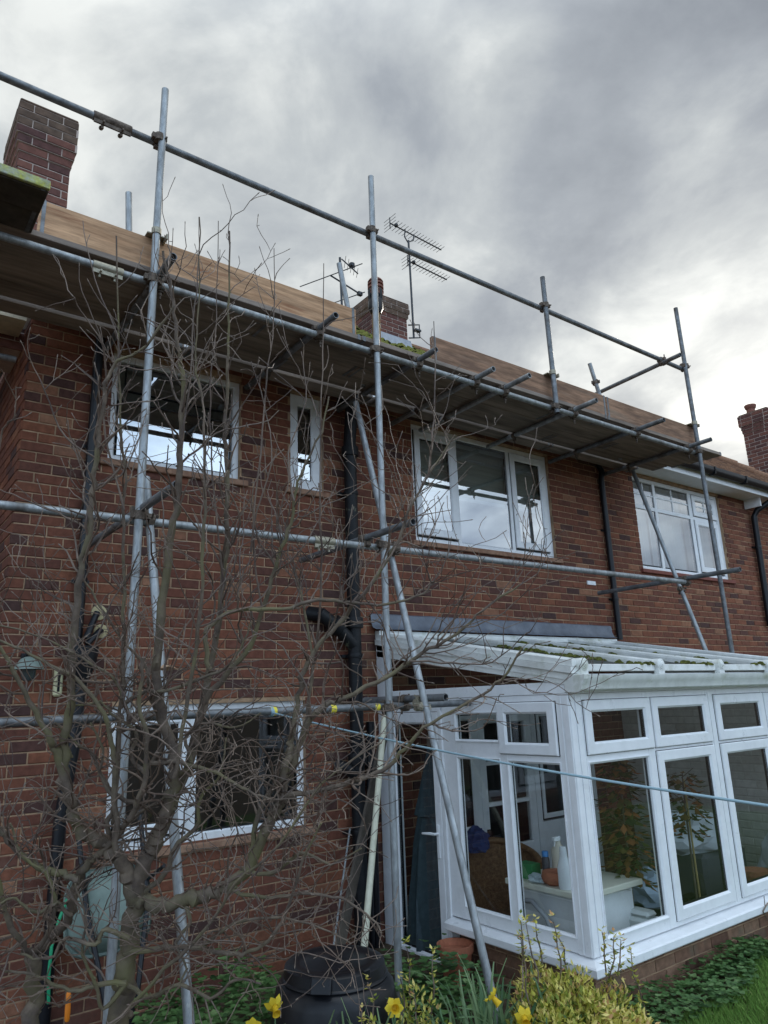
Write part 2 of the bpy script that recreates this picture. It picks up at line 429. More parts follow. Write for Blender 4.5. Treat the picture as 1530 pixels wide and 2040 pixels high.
# ------------------------------------------------------------------ brickwork
PITCH, BL = .075, .225
def brick_geo(mb, uc, wc, hw, hh, d, tone, bev=.004, depth=.014):
    a0, a1, b0, b1 = uc - hw, uc + hw, wc - hh, wc + hh
    j = lambda: random.uniform(-.0012, .0012)
    vs = [(a0, d - depth, b0), (a1, d - depth, b0), (a1, d - depth, b1), (a0, d - depth, b1),
          (a0 + j(), d - bev, b0 + j()), (a1 + j(), d - bev, b0 + j()), (a1 + j(), d - bev, b1 + j()), (a0 + j(), d - bev, b1 + j()),
          (a0 + bev, d, b0 + bev), (a1 - bev, d, b0 + bev), (a1 - bev, d, b1 - bev), (a0 + bev, d, b1 - bev)]
    fs = [(8, 9, 10, 11)]
    for i in (0, 4):
        for k in range(4):
            k2 = (k + 1) % 4
            fs.append((i + k, i + k2, i + 4 + k2, i + 4 + k))
    mb.add(vs, fs, 0, tone)

BRICK_MESHES = {}
def brick_mesh(mkey, material, tone, rot):
    key = (mkey, round(tone, 2))
    if key not in BRICK_MESHES:
        mb = MB(FACADE(0.0)); brick_geo(mb, 0, 0, BL / 2 - .005, PITCH / 2 - .005, 0.0, tone)
        ob = mb.build('brick_proto', material, origin=(0, 0, 0), tones=True)
        BRICK_MESHES[key] = ob.data
        bpy.data.objects.remove(ob)
    return BRICK_MESHES[key]

def rand_tone():
    r = random.random()
    if r < .13: return random.uniform(0.05, .24)
    if r < .55: return random.uniform(.28, .55)
    if r < .9: return random.uniform(.5, .82)
    return random.uniform(.82, 1.0)

def bricks(wall, xf, rotz, u0, u1, w0, w1, openings, material, mkey, n_ind=0, phase=0.0, tonefn=rand_tone, name='brick', base_w=0.0):
    """stretcher bond; the n_ind bricks that show largest become objects, the rest one mesh"""
    lst = []
    k0 = int(math.floor((w0 - base_w) / PITCH + .5)); k1 = int(math.ceil((w1 - base_w) / PITCH - .01))
    for k in range(k0, k1):
        wc = base_w + (k + .5) * PITCH
        off = phase + (BL / 2 if k % 2 else 0)
        segs = [(u0, u1)]
        for (a0, a1, b0, b1) in openings:
            if wc + .02 > b0 and wc - .02 < b1:
                nx = []
                for s0, s1 in segs:
                    if a1 <= s0 or a0 >= s1: nx.append((s0, s1)); continue
                    if a0 > s0: nx.append((s0, a0))
                    if a1 < s1: nx.append((a1, s1))
                segs = nx
        for s0, s1 in segs:
            i = int(math.floor((s0 - off) / BL)) - 1
            while off + i * BL < s1:
                b0 = max(s0 - .005, off + i * BL); b1 = min(s1 + .005, off + (i + 1) * BL); i += 1
                if b1 - b0 < .035: continue
                lst.append(((b0 + b1) / 2, wc, (b1 - b0) / 2 - .005, tonefn()))
    ind = set()
    if n_ind:
        sc = []
        for q, (uc, wc, hw, tn) in enumerate(lst):
            if hw < BL / 2 - .006: continue
            d = seen(xf(uc, 0, wc))
            if d: sc.append((d, q))
        sc.sort(); ind = set(q for _, q in sc[:n_ind])
    rest = MB(xf); nrest = 0
    for q, (uc, wc, hw, tn) in enumerate(lst):
        d = random.uniform(-.0018, .0022)
        if q in ind:
            tn = round(tn * 16) / 16
            link_copy(name, brick_mesh(mkey, material, tn, rotz), wall, xf(uc, d, wc), rotz)
        else:
            brick_geo(rest, uc, wc, hw, PITCH / 2 - .005, d, tn); nrest += 1
    if nrest:
        rest.build('brickwork', material, wall, kind='stuff', tones=True)

def mortar_sheet(mb, u0, u1, w0, w1, openings, d=-.007, thick=.24):
    us = sorted(set([u0, u1] + [v for o in openings for v in o[:2] if u0 < v < u1]))
    ws = sorted(set([w0, w1] + [v for o in openings for v in o[2:] if w0 < v < w1]))
    for i in range(len(us) - 1):
        for k in range(len(ws) - 1):
            cu, cw = (us[i] + us[i + 1]) / 2, (ws[k] + ws[k + 1]) / 2
            if any(o[0] < cu < o[1] and o[2] < cw < o[3] for o in openings): continue
            for dd in (d, -thick):
                mb.add([(us[i], dd, ws[k]), (us[i + 1], dd, ws[k]), (us[i + 1], dd, ws[k + 1]), (us[i], dd, ws[k + 1])], [(0, 1, 2, 3)])
    for o in openings:
        a0, a1, b0, b1 = max(o[0], u0), min(o[1], u1), max(o[2], w0), min(o[3], w1)
        P = [(a0, b0), (a1, b0), (a1, b1), (a0, b1)]
        for k in range(4):
            p, q = P[k], P[(k + 1) % 4]
            mb.add([(p[0], d, p[1]), (q[0], d, q[1]), (q[0], -thick, q[1]), (p[0], -thick, p[1])], [(0, 1, 2, 3)])
    for (p, q) in (((u0, w0), (u1, w0)), ((u1, w0), (u1, w1)), ((u1, w1), (u0, w1)), ((u0, w1), (u0, w0))):
        mb.add([(p[0], d, p[1]), (q[0], d, q[1]), (q[0], -thick, q[1]), (p[0], -thick, p[1])], [(0, 1, 2, 3)])

# ------------------------------------------------------------------ windows
def pane_at(parent, xf, u0, u1, w0, w1, d, material):
    mb = MB(xf); mb.add([(u0, d, w0), (u1, d, w0), (u1, d, w1), (u0, d, w1)], [(0, 1, 2, 3)])
    mb.build('pane', material, parent)
def gasket(mb, u0, u1, w0, w1, d):
    mb.ring(u0 - .003, u1 + .003, w0 - .003, w1 + .003, .0065, d - .030, d + .0015, .001)
def light(parent, xf, u0, u1, w0, w1, sash, d, material, bars=None, fr=.062):
    """one light of a window: an opening sash standing proud, or plain glazing beads, then gasket and glass"""
    if sash:
        mb = MB(xf)
        mb.ring(u0 + .005, u1 - .005, w0 + .005, w1 - .005, fr + .016, d - .03, d + .019, .014, .006)
        s = mb.build('sash', M_UPVC, parent)
        g = MB(xf); g.ring(u0 + .001, u1 - .001, w0 + .001, w1 - .001, .008, d - .02, d + .0018, .001)
        g.build('seal', M_GASKET, parent)
        i = fr + .019; dg = d + .001
    else:
        i = .0; dg = d - .016
    g = MB(xf); gasket(g, u0 + i, u1 - i, w0 + i, w1 - i, dg); g.build('gasket', M_GASKET, parent)
    pane_at(parent, xf, u0 + i, u1 - i, w0 + i, w1 - i, dg, material)
    if bars:
        nx, ny = bars
        b = MB(xf)
        for k in range(1, nx):
            c = u0 + i + (u1 - u0 - 2 * i) * k / nx; b.box(c - .009, c + .009, dg + .001, dg + .007, w0 + i, w1 - i)
        for k in range(1, ny):
            c = w0 + i + (w1 - w0 - 2 * i) * k / ny; b.box(u0 + i, u1 - i, dg + .0015, dg + .0065, c - .009, c + .009)
        b.build('glazing_bar', M_UPVC, parent)

def window(house, xf, u0, u1, w0, w1, lights, d=-.045, fr=.055, glass=None, sill=True, sillmat=None):
    """lights: (u0, u1, w0, w1, is_sash, bars) glazed openings inside the outer frame"""
    glass = glass or M_GLASS
    mb = MB(xf)
    mb.ring(u0, u1, w0, w1, fr, d - .06, d, .01, .003)
    us = sorted(set([l[0] for l in lights] + [l[1] for l in lights])); 
    done = set()
    # mullions and transoms fill what lies between the lights
    for l in lights:
        for o in lights:
            if abs(l[1] - o[0]) < .09 and o[0] > l[0] and l[1] < o[0] - .01:
                a = max(l[2], o[2]); b = min(l[3], o[3])
                if b - a > .05:
                    key = (round(l[1], 2), round(o[0], 2))
                    if key in done: continue
                    done.add(key)
                    lo = min(q[2] for q in lights if abs(q[1] - l[1]) < .02); hi = max(q[3] for q in lights if abs(q[1] - l[1]) < .02)
                    mb.box(l[1], o[0], d - .058, d - .0015, lo - .02, hi + .02)
            if abs(l[3] - o[2]) < .09 and o[2] > l[2] and l[3] < o[2] - .01 and min(l[1], o[1]) - max(l[0], o[0]) > .05:
                mb.box(max(l[0], o[0]) - .002, min(l[1], o[1]) + .002, d - .056, d - .003, l[3], o[2])
    w = mb.build('window', M_UPVC, house)
    for (a0, a1, b0, b1, s, bars) in lights:
        light(w, xf, a0, a1, b0, b1, s, d, glass, bars)
    if sill:
        s = MB(xf); s.prism([(0, 0)], 0, 0) if False else None
        s.box(u0 - .06, u1 + .06, -.05, .035, w0 - .055, w0 - .005)
        s.build('sill', sillmat or M_TILE_SILL, w, bevel=.006)
    return w
M_TILE_SILL = mat('sill_tile', (.26, .135, .085), .85, var=.3, vscale=9, rgb2=(.33, .20, .13))

def room(house, u0, u1, w0, w1, depth=2.4, name='room_wall', material=None):
    mb = MB()
    y0, y1 = .245, .245 + depth
    P = [(u0, w0), (u1, w0), (u1, w1), (u0, w1)]
    mb.add([(u0, y1, w0), (u1, y1, w0), (u1, y1, w1), (u0, y1, w1)], [(0, 1, 2, 3)])
    for k in range(4):
        p, q = P[k], P[(k + 1) % 4]
        mb.add([(p[0], y0, p[1]), (q[0], y0, q[1]), (q[0], y1, q[1]), (p[0], y1, p[1])], [(0, 1, 2, 3)])
    mb.build(name, material or M_PLASTER, house)
M_ROOM = mat('room_paint', (.74, .73, .69), .9)
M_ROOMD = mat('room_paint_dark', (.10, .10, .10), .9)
M_CURT = mat('net_curtain', (.62, .63, .63), .9)

# ------------------------------------------------------------------ ground
g = MB()
NX, NY = 60, 60
def gz(x, y):
    return .22 + .02 * noise.noise((x * .9, y * .9, 0)) + .05 * max(0, min(1, (-2.4 - y) / 2))
xs = [-300, -60, -15] + [-6 + i * .4 for i in range(51)] + [20, 60, 300]
ys = [-300, -60, -20] + [-7 + i * .25 for i in range(31)] + [3, 30, 300]
for y in ys:
    for x in xs: g.v.append((x, y, gz(x, y) if -8 < x < 16 and -8 < y < .9 else .18))
for j in range(len(ys) - 1):
    for i in range(len(xs) - 1):
        a = j * len(xs) + i
        g.f.append((a, a + 1, a + 1 + len(xs), a + len(xs))); g.m.append(0); g.t.append(.5)
go = g.build('ground', M_SOIL, origin=(0, 0, 0), smooth=True); go['kind'] = 'structure'

lw = MB()
def lawn_edge(x): return -2.30 - .10 * math.sin(x * 1.7) - .06 * math.sin(x * 4.1 + 1) - .18 * max(0, (4.9 - x))
LX = [3.6 + i * .2 for i in range(41)]
for x in LX:
    for k in range(20):
        t = k / 19; y = lawn_edge(x) * (1 - t) + -6.9 * t
        lw.v.append((x, y, gz(x, y) + .03 * min(1, k / 1.5) + .006))
for i in range(len(LX) - 1):
    for k in range(19):
        a = i * 20 + k; lw.f.append((a, a + 1, a + 21, a + 20)); lw.m.append(0); lw.t.append(.5)
lo = lw.build('lawn', M_LAWN, origin=(0, 0, 0), smooth=True); lo['kind'] = 'structure'

# ------------------------------------------------------------------ the house
house = thing('brick_house', (4.1, .2, .2), 'red brick house with white windows, two chimneys and mossy roof behind the scaffolding', 'house')
XF = FACADE(0.0)
X0, X1, ZT = .84, 7.385, 4.92
WIN_MAIN = (4.392, 6.466, 3.62, 4.857)
WIN_LEFT = (1.44, 2.52, 3.94, 4.83)
WIN_WC = (3.0, 3.345, 3.95, 4.86)
WIN_LOW = (1.58, 3.135, 1.19, 2.145)
DOORWAY = (4.66, 6.75, .12, 2.02)
OPEN = [WIN_MAIN, WIN_LEFT, WIN_WC, WIN_LOW, DOORWAY]
mb = MB(XF)
mortar_sheet(mb, X0 + .012, X1, 0.0, ZT, OPEN)
wall = mb.build('wall', M_MORTAR, house)
bricks(wall, XF, 0.0, X0, X1, 0.0, ZT, OPEN, M_BRICK, 'wall', 300, phase=X0)
# side of the house running back from the near corner
XS = SIDE(X0)
mb = MB(XS); mortar_sheet(mb, .022, 2.2, 0.0, ZT, [], thick=.1)
ret = mb.build('wall', M_MORTAR, house)
bricks(ret, XS, 0.0, 0.0, 2.2, 0.0, ZT, [], M_BRICK, 'wall', 0, phase=-.1125)
XB = FACADE(2.2)
mb = MB(XB); mortar_sheet(mb, -4.0, X0, 0.0, ZT, [], thick=.1)
rb = mb.build('wall', M_MORTAR, house)
bricks(rb, XB, 0.0, -1.0, X0 - .01, 0.0, ZT, [], M_BRICK, 'wall', 0, phase=.0)

window(house, XF, *WIN_MAIN, [(4.447, 5.0, 3.69, 4.80, True, None), (5.04, 5.80, 3.675, 4.80, False, None), (5.845, 6.41, 3.69, 4.80, True, None)])
window(house, XF, *WIN_LEFT, [(1.56, 2.40, 4.545, 4.755, False, None), (1.515, 2.445, 4.0, 4.45, False, None)])
window(house, XF, *WIN_WC, [(3.105, 3.235, 4.06, 4.77, False, None)], fr=.104)
window(house, XF, *WIN_LOW, [(1.64, 2.16, 1.26, 2.09, True, None), (2.225, 3.075, 1.255, 2.085, False, None)], glass=M_GLASS_D)
room(house, 4.2, 6.7, 3.0, 4.92, 2.6, material=M_ROOM)
room(house, 1.2, 2.7, 3.0, 4.92, 2.0, material=M_ROOM)
room(house, 2.8, 3.6, 3.0, 4.92, 1.5, material=M_ROOM)
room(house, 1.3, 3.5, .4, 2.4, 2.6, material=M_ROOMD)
# inside the main window: a curtain to one side
cb = MB()
n = 26
for (a0, a1, z0, z1, y) in ((6.30, 6.46, 3.62, 4.86, .20),):
    for k in range(n):
        x = a0 + (a1 - a0) * k / n; x2 = a0 + (a1 - a0) * (k + 1) / n
        y_ = y + .02 * math.sin(k * 1.9); y2 = y + .02 * math.sin((k + 1) * 1.9)
        cb.add([(x, y_, z0), (x2, y2, z0), (x2, y2, z1), (x, y_, z1)], [(0, 1, 2, 3)])
cb.build('curtain', M_CURT, house, smooth=True)
for (a, b) in ((4.45, 5.02), (5.03, 5.82), (5.83, 6.41)):  # banded sheets, added behind the glass to lighten its dark panes
    mb = MB(); mb.box(a, b, .135, .138, 4.20, 4.62, 0); mb.box(a, b, .13, .145, 4.615, 4.80, 1); mb.box(a, b, .13, .145, 4.16, 4.20, 1); mb.build('pane_lightener', [mat('lightener_grey', (.52, .52, .45), .9), M_CURT], house)

# eaves: fascia and soffit hidden above the platform, then the tiled roof
mb = MB(); mb.box(X0 - .05, X1 + .3, -.27, -.25, 4.87, 5.06); mb.build('fascia', M_SOFFIT, house)
mb = MB(); mb.box(X0 - .05, X1 + .3, -.248, .22, 4.928, 4.95); mb.build('soffit', M_SOFFIT, house)
mb = MB(); mb.box(-.3, .80, -.05, 1.6, 4.86, 4.90)
for k in range(5): mb.box(-.3 + k * .22, -.3 + k * .22 + .03, -.05, 1.6, 4.835, 4.86)
mb.build('soffit', M_CREAM, house)

TAN = math.tan(R(38.7)); EY, EZ = -.35, 5.04
def roof_z(y): return EZ + (y - EY) * TAN
def roof_slope(mb, x0, x1, y0, y1, hip=None, course=.115):
    """overlapping courses of plain tiles; hip(y) gives the right hand end of a course"""
    y = y0; k = 0
    while y < y1:
        ya, yb = y, min(y + course, y1)
        xe = x1 if hip is None else min(x1, hip(ya))
        if xe <= x0: break
        x = x0 - (.085 if k % 2 else 0)
        while x < xe:
            xb = min(x + .165, xe)
            xa = max(x, x0)
            tn = random.random(); dz = random.uniform(0, .006)
            za, zb = roof_z(ya) + .028 + dz, roof_z(yb) + .012
            mb.add([(xa + .002, ya, za), (xb - .002, ya, za), (xb - .002, yb, zb), (xa + .002, yb, zb),
                    (xa + .002, ya + .004, za - .016), (xb - .002, ya + .004, za - .016)], [(0, 1, 2, 3), (0, 4, 5, 1)], 0, tn)
            x += .165
        y += course; k += 1
RY = 2.9
mb = MB()
mb.add([(X0 - .25, EY + .02, roof_z(EY + .02)), (X1, EY + .02, roof_z(EY + .02)), (X1, RY, roof_z(RY)), (X0 - .25, RY, roof_z(RY)),
        (X1, 2 * RY, EZ), (X0 - .25, 2 * RY, EZ)], [(0, 1, 2, 3), (3, 2, 4, 5)])
roof = mb.build('roof', M_BOARD_OLD, house)
mb = MB(); roof_slope(mb, 3.2, X1, EY, RY); mb.build('roof_tile', M_TILE, roof, kind='stuff', tones=True)
mb = MB()
for k in range(34):
    xx = .6 + k * .2
    if xx < X1: mb.tube([(xx, RY, roof_z(RY) + .02), (xx + .195, RY, roof_z(RY) + .02)], .075, 8)
mb.build('ridge_tile', M_TILE, roof, tones=True)
# moss grown over the tiles
def moss_clumps(mb, pts, smin, smax):
    for (x, y, z) in pts:
        r = random.uniform(smin, smax); h = r * random.uniform(.5, .9); n_ = 7
        ring = [(x + r * math.cos(6.283 * k / n_) * random.uniform(.7, 1.2), y + r * math.sin(6.283 * k / n_) * random.uniform(.7, 1.2), z) for k in range(n_)]
        ring2 = [(x + (q[0] - x) * .62 , y + (q[1] - y) * .62, q[2] + h * random.uniform(.6, 1)) for q in ring]
        mb.add(ring + ring2 + [(x, y, z + h * 1.1)], [(k, (k + 1) % n_, n_ + (k + 1) % n_, n_ + k) for k in range(n_)] + [(n_ + k, n_ + (k + 1) % n_, 2 * n_) for k in range(n_)])
pts = []
for k in range(1500):
    x, y = random.uniform(3.8, 7.3), random.uniform(.2, 2.85)
    if noise.noise((x * 1.3, y * 1.3, 4)) > -.15: pts.append((x, y, roof_z(y) + .03))
mb = MB(); moss_clumps(mb, pts, .03, .09); mb.build('moss', M_MOSS, roof, smooth=True, kind='stuff')

# ---- chimneys
def chimney(parent, x0, x1, y0, y1, z0, z1, steps, pots, n_ind, capmat=None):
    """brick stack: plain shaft, corbelled courses stepping out, weathered cap courses"""
    n_cap = len(steps); zc = z1 - n_cap * PITCH
    mb = MB(); mb.box(x0 + .007, x1 - .007, y0 + .007, y1 - .007, z0 - 1.2, z1 - .03)
    ch = mb.build('chimney', M_MORT2, parent)
    tf = lambda: random.random()
    f1, f2, f3 = FACADE(y0), SIDE(x0), SIDER(x1)
    base = zc - math.ceil((zc - (z0 - 1.2)) / PITCH) * PITCH
    bricks(ch, f1, 0.0, x0, x1, base, zc, [], M_CHIM, 'chim', n_ind, x0, tf, base_w=base)
    bricks(ch, f2, R(-90), y0 + .01, y1, base, zc, [], M_CHIM, 'chim', min(n_ind, 30), y0 + .1, tf, base_w=base)
    bricks(ch, f3, R(90), y0 + .01, y1, base, zc, [], M_CHIM, 'chim', 0, y0 + .1, tf, base_w=base)
    for k in range(n_cap):
        e_ = steps[k]
        za = zc + k * PITCH
        cap = MB()
        a0, a1, b0, b1 = x0 - e_, x1 + e_, y0 - e_, y1 + e_
        cap.box(a0 + .006, a1 - .006, b0 + .006, b1 - .006, za, za + PITCH - .002, 1)
        cb_ = cap.build('corbel_course', [M_CHIMTOP, M_MORT2], ch)
        # the bricks of this course
        off = BL / 2 if k % 2 else 0
        cm = capmat or (M_CHIMTOP if k >= n_cap - 3 else M_CHIM)
        q = a0 - off
        while q < a1 - .01:
            c0, c1 = max(q, a0), min(q + BL, a1); q += BL
            if c1 - c0 < .03: continue
            bb = MB(); bb.box(c0 + .004, c1 - .004, b0, b0 + .1, za + .004, za + PITCH - .005, 0, random.random())
            bb.build('brick', cm, ch, bevel=.004, tones=True)
        q = b0 + .104
        while q < b1 - .01:
            c0, c1 = q, min(q + BL, b1); q += BL
            if c1 - c0 < .03: continue
            bb = MB(); bb.box(a0, a0 + .1, c0 + .004, c1 - .004, za + .004, za + PITCH - .005, 0, random.random())
            bb.build('brick', cm, ch, bevel=.004, tones=True)
    fl = MB(); fl.box(x0 - .03, x1 + .03, y0 - .03, y1 + .03, z1, z1 + .03); fl.build('flaunching', M_CHIMTOP, ch, bevel=.01)
    for (px, py, kind) in pots:
        if kind == 'hood':      # squat pot with louvred slots and a domed top
            prof = [(.12, 0), (.115, .16), (.125, .17), (.125, .19), (.10, .20), (.10, .225), (.125, .23), (.125, .26), (.10, .265), (.10, .29), (.125, .295), (.125, .32), (.10, .325), (.10, .35), (.122, .355), (.10, .39), (.05, .42), (.001, .43)]
        else:
            prof = [(.085, 0), (.08, .12), (.10, .14), (.115, .20), (.11, .21), (.07, .20)]
        pb = MB(); pb.lathe(prof, (px, py, z1 + .02), 20); pb.build('chimney_pot', M_TERRAD, ch, smooth=True)
    return ch
M_TERRAD = mat('pot_clay', (.20, .085, .062), .9, var=.3, vscale=14)
chimney(house, .665, 1.055, .24, .80, 6.0, 6.93, [.012, .026, .040, .036, .040, .036], [], 60)
cm_ = chimney(house, 5.80, 6.42, 2.42, 2.97, 7.05, 8.04, [.022, .040, .038], [(5.99, 2.62, 'hood')], 70, capmat=M_CHIMTOP)
# lead apron and stepped flashing at the foot of the tall stack
mb = MB()
mb.add([(5.76, 2.40, roof_z(2.40) + .20), (6.46, 2.40, roof_z(2.40) + .20), (6.48, 2.37, roof_z(2.37) + .05), (5.74, 2.37, roof_z(2.37) + .05), (6.50, 2.20, roof_z(2.20) + .04), (5.72, 2.20, roof_z(2.20) + .04)], [(0, 1, 2, 3), (3, 2, 4, 5)])
mb.build('flashing', mat('lead_pale', (.33, .35, .38), .5, var=.2, metal=.2), roof)
# short vent terminal with a ribbed cowl standing on the roof in front of the stack
vt = MB(); vz = roof_z(1.55)
vt.tube([(5.17, 1.55, vz - .1), (5.17, 1.55, vz + .55)], .055, 14); vt.build('vent_pipe', mat('rusty_clay', (.16, .075, .03), .9, rgb2=(.24, .16, .05), vscale=18, var=.4), roof, smooth=True)
vt = MB()
vt.lathe([(.07, 0), (.10, .06), (.10, .16), (.07, .28)], (5.17, 1.55, vz + .53), 14)
for k in range(14):
    w = 6.283 * k / 14; vt.box(5.17 + .088 * math.cos(w) - .007, 5.17 + .088 * math.cos(w) + .007, 1.55 + .088 * math.sin(w) - .007, 1.55 + .088 * math.sin(w) + .007, vz + .66, vz + .88)
vt.build('vent_cowl', M_BLACK, roof, smooth=True)

# ---- pipes on the wall
def pipe_run(name, pts, r, material, brackets=(), n=14, parent=house, collars=()):
    mb = MB(); mb.tube(pts, r, n)
    for (x, y, z) in collars:
        mb.lathe([(r * 1.32, -.045), (r * 1.36, -.03), (r * 1.36, .03), (r * 1.32, .045)], (x, y, z), n)
    o = mb.build(name, material, parent, smooth=True)
    for (x, y, z) in brackets:
        b = MB(); b.lathe([(r * 1.12, -.018), (r * 1.14, -.014), (r * 1.14, .014), (r * 1.12, .018)], (x, y, z), n)
        b.box(x - r * 1.7, x + r * 1.7, y + r * .8, -.001, z - .012, z + .012)
        b.build('bracket', material, o, smooth=True)
    return o
SX = 3.565
soil = pipe_run('soil_pipe', [(SX - .02, -.02, 4.9), (SX - .01, -.16, 4.78), (SX - .005, -.13, 4.6), (SX, -.10, 4.45), (SX, -.10, .2)], .058, M_IRON,
         [(SX, -.10, 3.95), (SX, -.10, 2.50), (SX, -.10, 1.1)], collars=[(SX, -.10, 4.35), (SX, -.10, 2.78), (SX, -.10, 1.66)])
mb = MB(); mb.tube([(3.18, .01, 2.86), (3.24, -.09, 2.84), (3.36, -.10, 2.76), (3.48, -.10, 2.66), (SX, -.10, 2.58)], [.062, .06, .058, .058, .058], 12)
mb.lathe([(.075, -.05), (.08, -.02), (.08, .03), (.07, .05)], (3.38, -.10, 2.75), 12, axis=(1, 0, -.8)); mb.build('soil_branch', M_IRON, soil, smooth=True)
mb = MB(); mb.tube([(3.40, -.02, 1.62), (3.46, -.09, 1.60), (SX, -.10, 1.52)], .05, 12); mb.build('soil_branch', M_IRON, soil, smooth=True)
pipe_run('downpipe', [(1.31, -.10, 4.92), (1.31, -.055, 4.7), (1.305, -.045, 2.5), (1.30, -.045, 2.46)], .034, M_BLACK, [(1.31, -.045, 4.0), (1.307, -.045, 3.0)])
# hopper and waste pipes low on the left
mb = MB()
mb.lathe([(.03, -.20), (.045, -.16), (.085, -.06), (.10, .03), (.10, .07), (.085, .075), (.08, .0)], (1.335, -.10, 2.47), 16)
hp = mb.build('hopper', M_IRON, house, smooth=True)
mb = MB(); mb.tube([(1.335, -.10, 2.30), (1.32, -.09, 1.9), (1.27, -.09, 1.45), (1.26, -.08, .25)], .04, 12); mb.build('downpipe', M_BLACK, house, smooth=True)
mb = MB(); mb.tube([(1.47, .0, 2.66), (1.45, -.07, 2.66), (1.36, -.09, 2.56)], .022, 10); mb.tube([(1.44, .0, 2.78), (1.42, -.06, 2.78), (1.35, -.10, 2.60)], .022, 10); mb.build('waste_pipe', M_BLACK, house, smooth=True)
mb = MB(); mb.lathe([(.055, 0), (.052, .006), (.02, .008)], (1.45, -.002, 2.79), 12, axis=(0, -1, 0)); mb.lathe([(.05, 0), (.047, .006), (.02, .008)], (1.47, -.002, 2.66), 12, axis=(0, -1, 0)); mb.build('pipe_collar', mat('foam_cream', (.5, .42, .24), .9), house)
pipe_run('downpipe', [(7.40, -.02, 4.90), (7.395, -.07, 4.80), (7.39, -.05, 4.70), (7.388, -.05, 2.72)], .036, M_BLACK, [(7.39, -.05, 4.05), (7.388, -.05, 3.2)])
mb = MB(); mb.box(6.95, 7.10, -.012, .004, 3.355, 3.40); mb.build('wall_plate', M_UPVC, house)

# ------------------------------------------------------------------ the house next door
hn = thing('brick_house', (11.0, .2, .2), 'neighbouring red brick house with white eaves and black gutter on the right', 'house')
WIN_R = (8.13, 10.28, 3.64, 4.905)
XN0, XN1 = 7.387, 13.2
mb = MB(XF); mortar_sheet(mb, XN0, XN1, 0.0, 4.98, [WIN_R])
wn2 = mb.build('wall', M_MORTAR, hn)
bricks(wn2, XF, 0.0, XN0, XN1, 0.0, 4.95, [WIN_R], M_BRICK, 'wall', 300, phase=X0)
window(hn, XF, *WIN_R, [(8.20, 8.645, 4.52, 4.84, False, (2, 2)), (8.70, 9.50, 4.52, 4.84, False, (2, 2)), (9.58, 10.20, 4.52, 4.84, True, (2, 2)),
                        (8.20, 8.645, 3.71, 4.47, False, None), (8.70, 9.50, 3.71, 4.47, False, None), (9.58, 10.20, 3.71, 4.47, True, None)],
       sillmat=mat('sill_red', (.20, .065, .048), .8, var=.2))
room(hn, 7.9, 10.6, 3.0, 4.93, 2.4, material=M_ROOM)
mb = MB()  # net curtain spread behind every pane, added to make the glass paler
for (a0, a1) in ((8.18, 8.66), (8.68, 9.53), (9.55, 10.24)):
    for k in range(16):
        x = a0 + (a1 - a0) * k / 16; x2 = a0 + (a1 - a0) * (k + 1) / 16
        mb.add([(x, .2 + .02 * math.sin(k * 1.7), 3.6), (x2, .2 + .02 * math.sin(k * 1.7 + 1.7), 3.6), (x2, .2 + .02 * math.sin(k * 1.7 + 1.7), 4.9), (x, .2 + .02 * math.sin(k * 1.7), 4.9)], [(0, 1, 2, 3)])
mb.build('curtain', M_CURT, hn, smooth=True)
mb = MB(); mb.box(7.70, 13.62, -.33, -.31, 4.93, 5.10); mb.build('fascia', M_UPVC, hn, bevel=.003)
mb = MB(); mb.box(7.70, 13.62, -.308, .1, 4.945, 4.965); mb.build('soffit', M_SOFFIT, hn)
gp = [(-.335, 5.10), (-.335, 5.045), (-.36, 5.01), (-.40, 5.0), (-.435, 5.02), (-.45, 5.06), (-.45, 5.10), (-.442, 5.10), (-.44, 5.065), (-.43, 5.03), (-.40, 5.012), (-.365, 5.022), (-.345, 5.05), (-.345, 5.10)]
mb = MB(); mb.prism(gp, 7.8, 13.65); gut = mb.build('gutter', M_BLACK, hn, smooth=True)
for x in (8.6, 9.45, 10.3, 11.15, 12.0):
    b = MB(); b.prism([(-.33, 5.09), (-.33, 5.03), (-.36, 4.995), (-.405, 4.985), (-.445, 5.005), (-.462, 5.06), (-.462, 5.105), (-.45, 5.105), (-.45, 5.06), (-.435, 5.02), (-.40, 5.0), (-.36, 5.01), (-.335, 5.045), (-.335, 5.09)], x - .016, x + .016); b.build('gutter_bracket', M_BLACK, gut)
mb = MB()
HIP = lambda y: 14.55 - (y + .35)
mb.add([(7.2, EY + .02, roof_z(EY + .02)), (HIP(EY), EY + .02, roof_z(EY + .02)), (HIP(RY), RY, roof_z(RY)), (7.2, RY, roof_z(RY)),
        (HIP(EY), 2 * RY - EY, roof_z(EY)), (7.2, 2 * RY - EY, roof_z(EY))], [(0, 1, 2, 3), (3, 2, 4, 5), (1, 4, 2)])
rn = mb.build('roof', M_BOARD_OLD, hn)
mb = MB(); roof_slope(mb, X1 + .002, 15, EY - .06, RY, HIP); mb.build('roof_tile', M_TILE, rn, kind='stuff', tones=True)
k = 0; y = EY
while y < RY:
    h_ = MB(); h_.tube([(HIP(y), y, roof_z(y) + .035), (HIP(y + .21), y + .21, roof_z(y + .21) + .02)], [.085, .075], 9); h_.build('hip_tile', M_TILE, rn, smooth=True, tones=True); y += .2
chimney(hn, 14.15, 14.75, .76, 1.28, 6.0, 7.46, [.015, .03, .05, .05, .05], [(14.3, 1.12, 'pot')], 0, capmat=M_CHIM)
pipe_run('downpipe', [(11.30, -.39, 5.02), (11.29, -.36, 4.93), (11.16, -.12, 4.78), (11.13, -.07, 4.68), (11.06, -.065, 3.0)], .045, M_BLACK, [(11.11, -.065, 4.2)], parent=hn)
